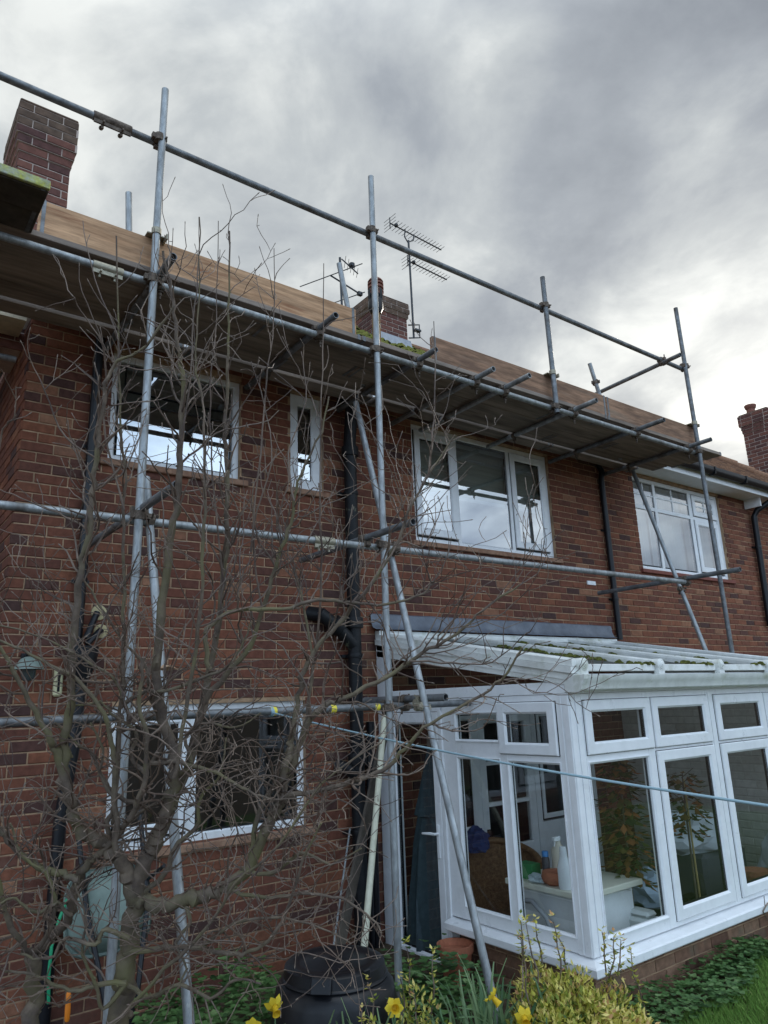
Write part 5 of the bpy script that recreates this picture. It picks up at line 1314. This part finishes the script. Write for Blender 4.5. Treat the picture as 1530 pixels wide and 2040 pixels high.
daffodil('yellow daffodil leftmost at the bottom edge below the tree', (1.53, -2.28, .855), (-.75, -.55, -.1))
daffodil('yellow daffodil hanging its head just left of the compost bin', (1.66, -2.22, .88), (-.2, -.9, -.45), droop=True)
daffodil('bright open daffodil in front of the grey scaffold pole right of the compost bin', (2.09, -2.48, .845), (-.45, -.85, .2))
daffodil('fading drooping daffodil among the long leaves below the raking tube', (2.56, -2.60, .80), (.3, -.6, -.6), droop=True)
daffodil('fading daffodil at the bottom edge left of the variegated bush', (2.58, -2.76, .76), (-.5, -.7, -.2), droop=True)

# ground cover, ivy-like leaves hugging the wall feet
def cover(name, label, pts, size, hi=.10, kind='stuff'):
    mb = MB(); r_ = random.Random(len(pts))
    for (x, y) in pts:
        h_ = hi * (.35 + .65 * r_.random()) * (1 + .5 * noise.noise((x * 3, y * 3, 1)))
        p = Vector((x, y, gz(x, y) + h_)); az = r_.uniform(0, 6.283); tn = max(0, min(1, r_.gauss(.5, .22) + .25 * noise.noise((x * 5, y * 5, 7))))
        d = Vector((math.cos(az), math.sin(az), r_.uniform(-.35, .15))).normalized(); s_ = Vector((-d.y, d.x, 0)).normalized(); w = size * r_.uniform(.6, 1.25)
        up_ = s_.cross(d)
        v = [p - d * w * .35, p - d * w * .5 + s_ * w * .55 - up_ * w * .1, p + s_ * w * .8 - d * w * .05 - up_ * w * .18, p + d * w * .5 + s_ * w * .5 - up_ * w * .12, p + d * w - up_ * w * .2,
             p + d * w * .5 - s_ * w * .5 - up_ * w * .12, p - s_ * w * .8 - d * w * .05 - up_ * w * .18, p - d * w * .5 - s_ * w * .55 - up_ * w * .1, p + d * w * .15]
        mb.add(v, [(k, (k + 1) % 8, 8) for k in range(8)], 0, tn)
    o = mb.build(name, M_IVY, tones=True); o['kind'] = 'stuff'; o['label'] = label; o['category'] = 'ground cover'
    return o
rc = random.Random(3)
pts = [(x, -2.09 + (lawn_edge(x) + 2.05) * rc.random() ** .8) for x in [rc.uniform(3.95, 7.2) for _ in range(2600)]]
pts = [q for q in pts if noise.noise((q[0] * 2.3, q[1] * 2.3, 0)) > -.42]
cover('ground_cover', 'low green leafy ground cover along the conservatory wall', pts, .026, .13)
cover('ground_cover', 'leafy green weeds round the foot of the scaffold pole by the glazed door', [(rc.gauss(3.30, .17), rc.gauss(-1.30, .24)) for _ in range(520)], .036, .24)
cover('ground_cover', 'dark green ground cover at the wall foot left of the compost bin', [(rc.uniform(1.5, 2.5), rc.uniform(-1.5, -.5)) for _ in range(1500)], .032, .32)
# lawn grass
gm = MB()
for k in range(42000):
    x = rc.uniform(3.75, 7.4); y = lawn_edge(x) + .05 - rc.random() ** 1.2 * 1.75
    if not seen((x, y, .3)): continue
    z = gz(x, y) + .03; L_ = rc.uniform(.025, .07) * (1 + .5 * noise.noise((x * 3, y * 3, 0))); az = rc.uniform(0, 6.283); w = rc.uniform(.0012, .0024); ln = rc.uniform(.0, .035)
    dx, dy = math.cos(az), math.sin(az)
    gm.add([(x - dy * w, y + dx * w, z), (x + dy * w, y - dx * w, z), (x + dx * ln * .4 + dy * w * .6, y + dy * ln * .4 - dx * w * .6, z + L_ * .6), (x + dx * ln, y + dy * ln, z + L_)], [(0, 1, 2), (0, 2, 3)], 0, max(0, min(1, rc.gauss(.45, .22))))
gr = gm.build('lawn_grass', M_GRASS, origin=(0, 0, 0), tones=True); gr['kind'] = 'stuff'; gr['label'] = 'short green lawn grass at the bottom right'; gr['category'] = 'grass'
# trailing dead stem on the sill
mb = MB(); mb.tube([(5.80, -2.19, .40), (5.70, -2.20, .52), (5.78, -2.20, .56), (5.92, -2.22, .53), (6.05, -2.25, .50)], [.004, .005, .006, .005, .003], 6); mb.tube([(5.74, -2.20, .55), (5.73, -2.21, .62)], .003, 5); mb.tube([(5.80, -2.2, .55), (5.86, -2.23, .45), (5.92, -2.24, .38)], .003, 5)
tag(mb.build('dead_stem', M_TWIG, smooth=True), 'dry brown stem trailing over the white front sill at the right edge', 'stem')

# ------------------------------------------------------------------ things standing in the garden
bin_ = thing('compost_bin', (2.24, -1.78, .2), 'round black plastic compost bin with lid under the tree', 'compost bin')
bx, by = 2.24, -1.78
mb = MB(); mb.lathe([(.36, .18), (.355, .30), (.335, .50), (.315, .66), (.305, .70), (.298, .735), (.27, .765), (.235, .775)], (bx, by, 0), 40); mb.build('body', M_BINP if 'M_BINP' in globals() else M_BLACK, bin_, smooth=True)
mb = MB(); mb.lathe([(.268, .768), (.272, .775), (.268, .782), (.262, .785), (.255, .83), (.24, .84), (.205, .842), (.19, .835), (.15, .838), (.08, .855), (.03, .86), (.001, .86)], (bx, by, 0), 40)
lid = mb.build('lid', M_BLACK, bin_, smooth=True)
v_ = (CAM - Vector((bx, by, 2.1))); v_.z = 0; v_.normalize(); sd = Vector((-v_.y, v_.x, 0)); v2 = (v_ - sd * .25).normalized(); s2_ = Vector((-v2.y, v2.x, 0))
mb = MB(); mb.obox(Vector((bx, by, .812)) + v2 * .258, v2 * .03, s2_ * .05, Vector((0, 0, .032)) - v2 * .012); mb.build('latch', M_BLACK, lid, bevel=.005)
mb = MB(); v3 = (v_ + sd * .75).normalized(); s3_ = Vector((-v3.y, v3.x, 0)); mb.obox(Vector((bx, by, .825)) + v3 * .25, v3 * .012, s3_ * .02, Vector((0, 0, .025))); mb.build('latch', M_BLACK, lid, bevel=.004)

mb = MB(); mb.tube([(3.57, -.50, 2.06), (3.30, -.70, 1.30), (2.93, -.97, .24)], [.023, .023, .024], 14); tag(mb.build('pole', mat('cream_plastic', (.60, .585, .45), .5, var=.12, stain=((.35, .34, .26), 6, .5, .75, .6)), smooth=True), 'cream plastic pole leaning beside the black soil pipe', 'pole')
mb = MB(); p0, p1 = Vector((3.64, -.38, 1.86)), Vector((2.72, -.92, .26)); d = (p1 - p0).normalized(); s_ = d.cross(Vector((.3, -1, 0))).normalized(); n_ = d.cross(s_); mb.obox((p0 + p1) / 2, d * (p1 - p0).length / 2, s_ * .045, n_ * .011); tag(mb.build('plank', M_BOARD_OLD, bevel=.003), 'dark weathered plank leaning across the cream pole', 'plank')
mb = MB(); mb.tube([(3.46, -.12, 1.14), (3.10, -.42, .45), (3.0, -.50, .25)], .008, 8); tag(mb.build('rod', M_GALV, smooth=True), 'thin pale metal rod leaning on the wall behind the compost bin', 'rod')
mb = MB(); mb.tube([(3.735, -.055, 1.95), (3.735, -.055, .2)], .036, 12); mb.tube([(3.66, -.12, 1.85), (3.66, -.10, .2)], .02, 8); mb.build('downpipe', M_BLACK, house, smooth=True)
# upended wheelbarrow
wb = thing('wheelbarrow', (1.56, -.42, .22), 'pale green wheelbarrow tipped up against the brick wall behind the tree', 'wheelbarrow')
MG = mat('green_plastic', (.17, .225, .195), .5, var=.12)
c0 = Vector((1.54, -.30, .93)); U, V_, W_ = Vector((1, 0, 0)), Vector((0, .28, .96)).normalized(), Vector((0, -.96, .28)).normalized()
mb = MB(); n_ = 28; loops = [(.26, .24, .02), (.265, .245, 0), (.245, .225, 0), (.20, .18, .13), (.14, .13, .17)]
vs = []
for (a, b, dp) in loops:
    for k in range(n_):
        w = 6.283 * k / n_; cx_, sx2 = math.cos(w), math.sin(w); e_ = .55
        vs.append(c0 + U * a * math.copysign(abs(cx_) ** e_, cx_) + V_ * b * math.copysign(abs(sx2) ** e_, sx2) + W_ * dp)
fs = [(i * n_ + k, i * n_ + (k + 1) % n_, (i + 1) * n_ + (k + 1) % n_, (i + 1) * n_ + k) for i in range(len(loops) - 1) for k in range(n_)] + [tuple(range((len(loops) - 1) * n_, len(loops) * n_))]
mb.add(vs, fs); mb.build('tray', MG, wb, smooth=True)
mb = MB()
for sg in (-1, 1): mb.tube([c0 + U * sg * .20 + V_ * .55 + W_ * .05, c0 + U * sg * .18 + W_ * .19, c0 + U * sg * .08 - V_ * .52 + W_ * .20], .016, 10); mb.tube([c0 + U * sg * .19 + V_ * .12 + W_ * .19, c0 + U * sg * .22 + V_ * .16 + W_ * .38], .012, 8)
mb.build('frame', M_BLACK, wb, smooth=True)
mb = MB(); mb.lathe([(.06, -.03), (.15, -.035), (.17, -.02), (.175, 0), (.17, .02), (.15, .035), (.06, .03)], c0 - V_ * .56 + W_ * .17, 22, axis=(1, 0, 0)); mb.build('wheel', M_GASKET, wb, smooth=True)
mb = MB(); mb.tube([(1.21, -.62, 1.10), (1.17, -.63, 1.0), (1.14, -.64, .88), (1.135, -.64, .74), (1.15, -.62, .60)], .009, 8); tag(mb.build('hose', mat('hose_green', (.02, .30, .14), .4), smooth=True), 'short bright green garden hose hanging by the wall', 'hose')
mb = MB(); mb.lathe([(.009, 0), (.013, .01), (.014, .06), (.011, .10), (.013, .12), (.009, .13)], (1.15, -1.0, .62), 10); tag(mb.build('tool_handle', mat('orange_plastic', (.75, .22, .02), .45), smooth=True), 'small orange tool handle low down at the left', 'tool')
mb = MB(); mb.box(-.11, .11, -.05, .05, 0, .065); o = mb.build('garden_brick', mat('loose_brick', (.26, .12, .075), .9, var=.3, vscale=12), bevel=.004); o.location = (2.55, -1.98, gz(2.55, -1.98) + .06); o.rotation_euler = (0, .1, .5); tag(o, 'loose red brick lying among the plants below the scaffold pole', 'brick')
mb = MB(); mb.lathe([(.085, 0), (.115, .19), (.128, .19), (.13, .24), (.118, .24), (.10, .20)], (3.72, -1.02, .22), 24); tag(mb.build('terracotta_pot', M_TERRA, smooth=True), 'terracotta flower pot by the brick plinth below the door handle', 'pot')
# lamp and thermometer on the wall at the left
lp = thing('wall_lamp', (1.0, -.05, 2.30), 'small outdoor lamp with pale green shade on the brick wall at the left', 'lamp')
mb = MB(); mb.box(.97, 1.03, -.03, -.002, 2.40, 2.50); mb.tube([(1.0, -.02, 2.47), (1.0, -.10, 2.50), (1.0, -.14, 2.46)], .009, 8); mb.build('bracket', M_BLACK, lp)
mb = MB(); mb.lathe([(.025, .10), (.055, .085), (.085, .04), (.09, .02), (.08, .025), (.05, .07)], (1.0, -.14, 2.37), 24); mb.build('shade', mat('lamp_shade_green', (.20, .25, .22), .4), lp, smooth=True)
mb = MB(); mb.lathe([(.001, -.06), (.03, -.05), (.045, -.02), (.045, .04)], (1.0, -.14, 2.37), 16); mb.build('bulb', mat('lamp_glass', (.05, .06, .06), .1, spec=.7), lp, smooth=True)
tm = thing('wall_box', (1.205, -.02, 2.22), 'narrow cream plastic box fixed to the brick wall beside the lamp', 'box')
mb = MB(); mb.box(1.18, 1.235, -.05, -.002, 2.22, 2.40); mb.build('case', mat('cream_case', (.64, .60, .36), .5), tm, bevel=.012)
mb = MB(); mb.box(1.20, 1.215, -.054, -.049, 2.25, 2.38); mb.build('gauge', M_GASKET, tm)
# washing line
mb = MB(); A_, B_ = Vector((2.18, -1.23, 2.065)), Vector((2.37, -5.1, 1.70)); pts = [A_.lerp(B_, k / 30) + Vector((0, 0, -.05 * math.sin(math.pi * k / 30))) for k in range(31)]
mb.tube(pts, .0048, 8); mb.lathe([(TR + .002, -.012), (TR + .007, 0), (TR + .002, .012)], (2.18, YL, ZB + .003), 12, axis=AX)
tag(mb.build('washing_line', mat('line_blue', (.27, .40, .46), .5), smooth=True), 'pale blue washing line stretched from the scaffold across the conservatory', 'washing line')

# ------------------------------------------------------------------ inside the conservatory
FZ = .10
par = thing('parasol', (4.02, -.36, FZ), 'folded dark teal garden parasol standing behind the glazed door', 'parasol')
MT = mat('teal_canvas', (.045, .068, .078), .85, var=.25, vscale=10)
mb = MB(); mb.lathe([(.19, .0), (.225, .12), (.20, .45), (.15, .85), (.11, 1.05), (.135, 1.06), (.10, 1.2), (.055, 1.40), (.018, 1.58), (.012, 1.62)], (4.09, -.40, FZ + .04), 36, wob=lambda w, h: 1 + .13 * math.sin(w * 8 + h * 1.5) * (1 if h < 1.5 else 0)); mb.build('canopy', MT, par, smooth=True)
mb = MB(); mb.tube([(4.09, -.40, FZ), (4.09, -.40, FZ + 1.7)], .018, 10); mb.build('pole', M_BOARD, par, smooth=True)
wc = thing('wicker_chair', (4.38, -.80, FZ), 'brown wicker armchair behind the conservatory side window', 'chair')
MW = mat('wicker', (.23, .125, .055), .7, var=.4, vscale=30, rgb2=(.15, .08, .035), bump=.6, bscale=90)
mb = MB(); n_ = 22
vs = []
for j in range(9):
    t = j / 8; z = FZ + .28 + .58 * t
    for k in range(n_ + 1):
        w = math.pi * (k / n_ - .5) * 1.15 + R(55); rr = .27 + .05 * t; zz = FZ + .28 + (z - FZ - .28) * (1 - .32 * abs(k / n_ - .5) ** 1.5 * 2)
        vs.append((4.40 + rr * math.cos(w), -.82 + rr * math.sin(w), zz))
fs = [(j * (n_ + 1) + k, j * (n_ + 1) + k + 1, (j + 1) * (n_ + 1) + k + 1, (j + 1) * (n_ + 1) + k) for j in range(8) for k in range(n_)]
mb.add(vs, fs); mb.build('backrest', MW, wc, smooth=True)
mb = MB(); mb.tube([Vector(vs[8 * (n_ + 1) + k]) for k in range(n_ + 1)], .026, 10); mb.build('rim', MW, wc, smooth=True)
mb = MB(); mb.lathe([(.27, .22), (.29, .26), (.27, .31), (.001, .32)], (4.40, -.82, FZ), 24); mb.build('seat', MW, wc, smooth=True)
for k in range(4): m_ = MB(); w = .8 + k * 1.57; m_.tube([(4.40 + .24 * math.cos(w), -.82 + .24 * math.sin(w), FZ), (4.40 + .22 * math.cos(w), -.82 + .22 * math.sin(w), FZ + .26)], .018, 8); m_.build('leg', MW, wc, smooth=True)
def crumple(name, label, cat, c, size, material, seed, sub=3):
    bm = bmesh.new(); bmesh.ops.create_icosphere(bm, subdivisions=sub, radius=1)
    for v in bm.verts:
        p = v.co.copy(); f = 1 + .45 * noise.noise(p * 1.7 + Vector((seed, 0, 0))) + .25 * noise.noise(p * 4.1 + Vector((0, seed, 0)))
        v.co = Vector((p.x * size[0] * f, p.y * size[1] * f, (p.z * f + .75) * size[2]))
        if v.co.z < 0: v.co.z = 0
    me = bpy.data.meshes.new(name); bm.to_mesh(me); bm.free(); me.materials.append(material)
    o = bpy.data.objects.new(name, me); col.objects.link(o); o.location = c; ORG[o] = Vector(c); return tag(o, label, cat)
crumple('blue_cloth', 'dark blue cloth thrown over the wicker chair back', 'cloth', (4.40, -.56, FZ + .80), (.13, .10, .10), mat('blue_cloth', (.02, .045, .14), .9), 3)
# washing machine under a worktop
wm = thing('washing_machine', (4.40, -1.56, FZ), 'white washing machine under a worktop behind the side window', 'washing machine')
mb = MB(); mb.box(4.125, 4.68, -1.84, -1.27, FZ, .80); mb.build('body', M_UPVC, wm, bevel=.012)
mb = MB(); mb.box(4.122, 4.126, -1.80, -1.31, .66, .78); mb.build('panel', mat('panel_grey', (.60, .61, .62), .4), wm)
mb = MB(); cc = (4.12, -1.52, .38); mb.lathe([(.17, 0), (.175, .02), (.15, .035), (.13, .03), (.12, .005)], cc, 28, axis=(-1, 0, 0)); dm = mb.build('door_rim', mat('rim_grey', (.52, .53, .55), .3), wm, smooth=True)
mb = MB(); mb.lathe([(.125, .01), (.09, .04), (.001, .05)], cc, 24, axis=(-1, 0, 0)); mb.build('door_glass', mat('dark_glass', (.02, .022, .025), .08, spec=.7), dm, smooth=True)
mb = MB(); mb.lathe([(.022, 0), (.02, .012), (.001, .013)], (4.122, -1.77, .42), 14, axis=(-1, 0, 0)); mb.build('knob', M_GASKET, wm)
mb = MB(); pts = [Vector((4.10, -1.32, .72)), Vector((4.07, -1.45, .74)), Vector((4.06, -1.58, .66)), Vector((4.06, -1.66, .48)), Vector((4.07, -1.68, .30)), Vector((4.08, -1.69, .14))]; mb.tube(pts, .016, 10); mb.build('drain_hose', mat('hose_grey', (.33, .34, .36), .5), wm, smooth=True)
mb = MB(); mb.box(4.07, 4.72, -1.90, -1.20, .812, .85); tag(mb.build('worktop', mat('worktop_cream', (.66, .64, .54), .4), bevel=.005), 'cream worktop slab laid on the washing machine', 'worktop')
WT = .851
def bottle(name, label, x, y, prof, material, capr=None, capm=None, trig=False):
    t = thing(name, (x, y, WT), label, 'bottle'); mb = MB(); mb.lathe(prof, (x, y, WT), 20); mb.build('body', material, t, smooth=True)
    h_ = prof[-1][1]
    if capr: m_ = MB(); m_.lathe([(capr, 0), (capr, .03), (capr * .8, .036)], (x, y, WT + h_), 16); m_.build('cap', capm, t, smooth=True)
    if trig: m_ = MB(); m_.box(x - .045, x + .02, y - .012, y + .012, WT + h_, WT + h_ + .03); m_.tube([(x - .03, y, WT + h_), (x - .04, y, WT + h_ - .035)], .006, 6); m_.build('trigger', M_UPVC, t, bevel=.004)
    return t
MWB = mat('bottle_white', (.72, .74, .76), .35)
bottle('detergent_bottle', 'white detergent bottle standing at the corner of the worktop', 4.13, -1.715, [(.045, 0), (.048, .02), (.048, .13), (.036, .17), (.026, .20), (.026, .225)], MWB, .024, MWB)
bottle('spray_can', 'dark slim can with blue cap on the worktop', 4.22, -1.47, [(.026, 0), (.027, .01), (.027, .14), (.02, .155)], mat('can_dark', (.05, .05, .055), .35), .023, mat('cap_blue', (.05, .22, .5), .4))
bottle('spray_bottle', 'cream spray bottle with white trigger at the back of the worktop', 4.29, -1.535, [(.05, 0), (.052, .02), (.052, .20), (.022, .235), (.018, .255)], mat('bottle_cream', (.55, .50, .40), .45), trig=True)
bottle('spray_bottle', 'second cream bottle with round white pump beside the spray bottle', 4.385, -1.60, [(.05, 0), (.052, .02), (.052, .21), (.02, .235), (.018, .26)], mat('bottle_cream', (.55, .50, .40), .45), .026, MWB)
mb = MB(); mb.lathe([(.05, 0), (.085, .02), (.095, .05), (.085, .085), (.06, .09), (.001, .085)], (4.17, -1.59, WT), 24); tag(mb.build('terracotta_bowl', M_TERRA, smooth=True), 'round terracotta bowl on the worktop', 'bowl')
mb = MB(); mb.box(4.14, 4.24, -1.40, -1.26, WT, WT + .10); tag(mb.build('green_box', mat('box_green', (.03, .20, .06), .5), bevel=.003), 'green carton on the worktop', 'box')
crumple('plastic_bag', 'clear crumpled plastic packet beside the terracotta bowl', 'packet', (4.13, -1.46, WT), (.05, .07, .03), mat('packet_pale', (.45, .52, .54), .3), 8)
mb = MB()
for k in range(5): mb.lathe([(.033, .02 * k), (.034, .02 * k + .01), (.033, .02 * k + .018)], (4.16, -1.235, WT), 16, mi=k % 2)
tag(mb.build('striped_mug', [M_UPVC, mat('mug_navy', (.03, .04, .10), .4)]), 'navy and white striped mug behind the raking tube', 'mug')
# plants, bags and bins on the floor
def house_plant(label, x, y, zb, zt, spread, n, cane, potm, seed):
    r_ = random.Random(seed); t = thing('potted_plant', (x, y, FZ), label, 'plant')
    mb = MB(); mb.lathe([(.10, 0), (.13, .22), (.14, .22), (.14, .26), (.12, .26), (.11, .22), (.001, .22)], (x, y, FZ), 22); mb.build('pot', potm, t, smooth=True)
    mb = MB(); mb.tube([(x, y, FZ + .2), (x + .01, y, (zb + zt) / 2), (x + .03, y, zt)], [.010, .008, .004], 7)
    for k in range(12): z = r_.uniform(zb, zt); w = r_.uniform(0, 6.28); mb.tube([(x + .01, y, z), (x + spread * .6 * math.cos(w), y + spread * .6 * math.sin(w), z + .08)], [.004, .002], 5)
    mb.build('stem', M_BARK, t)
    if cane: m_ = MB(); m_.tube([(x + .05, y, FZ + .2), (x + .04, y, zt - .05)], .008, 8); m_.build('cane', mat('bamboo', (.48, .36, .15), .6), t)
    lm = MB()
    for k in range(n):
        z = r_.uniform(zb, zt); w = r_.uniform(0, 6.28); q = r_.random() ** .5 * spread * (1 - .35 * (z - zb) / (zt - zb)); p = Vector((x + q * math.cos(w), y + q * math.sin(w), z))
        d = Vector((math.cos(w), math.sin(w), r_.uniform(-.9, .3))); leaf_quad(lm, p, d, r_.uniform(.02, .036), r_.uniform(.05, .10), Vector((0, 0, 1)), max(0, min(1, r_.gauss(.5, .28))))
    lm.build('foliage', M_PLANT, t, kind='stuff', tones=True); return t
house_plant('potted plant with autumn-brown leaves behind the first front window', 4.82, -1.72, .76, 1.66, .19, 420, False, mat('pot_black', (.02, .02, .022), .5), 2)
house_plant('standard plant on a cane with reddish leaves behind the second front window', 5.66, -1.70, .98, 1.46, .18, 200, True, mat('pot_grey', (.10, .10, .11), .6), 4)
MBAG = mat('bag_white', (.58, .62, .66), .45); MBAG2 = mat('bag_blue', (.35, .43, .52), .45)
crumple('plastic_bag', 'crumpled pale plastic bag on a black bin behind the first front window', 'bag', (5.22, -1.60, .56), (.20, .15, .13), MBAG2, 1)
mb = MB(); mb.lathe([(.15, 0), (.18, .42), (.19, .43), (.19, .46), (.17, .46)], (5.22, -1.60, FZ), 24); tag(mb.build('waste_bin', M_BLACK, smooth=True), 'black bin carrying the crumpled pale bag', 'bin')
mb = MB(); mb.box(4.60, 4.76, -2.0, -1.72, FZ, .62); mb.box(4.62, 4.74, -1.98, -1.74, .62, .66); tag(mb.build('white_container', mat('container_white', (.62, .64, .63), .5), bevel=.02), 'white plastic container just inside the first front window', 'container')
mb = MB(); mb.box(6.25, 6.95, -1.45, -.9, FZ, .72); tag(mb.build('storage_box', mat('box_slate', (.085, .09, .105), .7), bevel=.03), 'dark slate storage box behind the second front window', 'box')
crumple('plastic_bag', 'large white bag heaped on the dark storage box', 'bag', (6.40, -1.25, .72), (.40, .24, .19), MBAG, 5)
crumple('plastic_bag', 'pale blue bag slumped on the floor under the cane plant', 'bag', (5.72, -1.86, FZ), (.15, .10, .20), MBAG2, 14)
mb = MB()
for q in range(9): mb.tube([(6.62 + .035 * q, -1.92, .55), (6.62 + .04 * q - .02, -1.90, 1.02 - .004 * (q - 4) ** 2)], .008, 6)
mb.tube([(6.60 + .04 * q, -1.90, 1.02 - .0045 * (q - 4) ** 2) for q in range(9)], .018, 8); mb.box(6.56, 6.98, -1.94, -1.60, .52, .56)
for (lx, ly) in ((6.58, -1.92), (6.96, -1.92), (6.58, -1.62), (6.96, -1.62)): mb.tube([(lx, ly, FZ), (lx, ly, .53)], .016, 7)
tag(mb.build('wooden_chair', mat('chair_wood', (.20, .11, .05), .5)), 'brown wooden spindle chair at the far right behind the glass', 'chair')
crumple('plastic_bag', 'white sack leaning at the far end of the conservatory', 'sack', (7.0, -1.72, FZ), (.16, .17, .42), MBAG, 9)
mb = MB(); mb.lathe([(.07, 0), (.10, .16), (.11, .16), (.11, .2), (.09, .2)], (6.36, -1.82, .45), 20); mb.box(6.2, 6.55, -1.98, -1.68, FZ, .449, 0); tag(mb.build('terracotta_pot', M_TERRA), 'terracotta pot on a stand behind the third front window', 'pot')
cw = MB(); cw.lathe([(.10, -.03), (.15, -.035), (.17, 0), (.15, .035), (.10, .03)], (5.96, -1.55, .48), 26, axis=(.6, -.8, 0)); cw.box(5.85, 6.05, -1.5, -1.4, FZ, .46); tag(cw.build('wheel', M_GASKET, smooth=True), 'black tyred wheel behind the cane plant', 'wheel')

# repeats of one kind carry a common group
GROUPS = {'brick_house': 'houses of the terrace', 'aerial': 'aerials on the roof', 'euonymus_shrub': 'variegated shrubs in the bed', 'daffodil_clump': 'clumps of daffodil leaves', 'daffodil': 'daffodils in the bed',
          'ground_cover': 'patches of ground cover', 'plastic_bag': 'bags in the conservatory', 'potted_plant': 'plants in the conservatory', 'spray_bottle': 'cream bottles on the worktop', 'terracotta_pot': 'terracotta pots'}
for ob in list(scene.objects):
    b_ = ob.name.split('.')[0]
    if ob.parent is None and b_ in GROUPS: ob['group'] = GROUPS[b_]
# drop prototypes' leftovers
for me in list(bpy.data.meshes):
    if me.users == 0: bpy.data.meshes.remove(me)
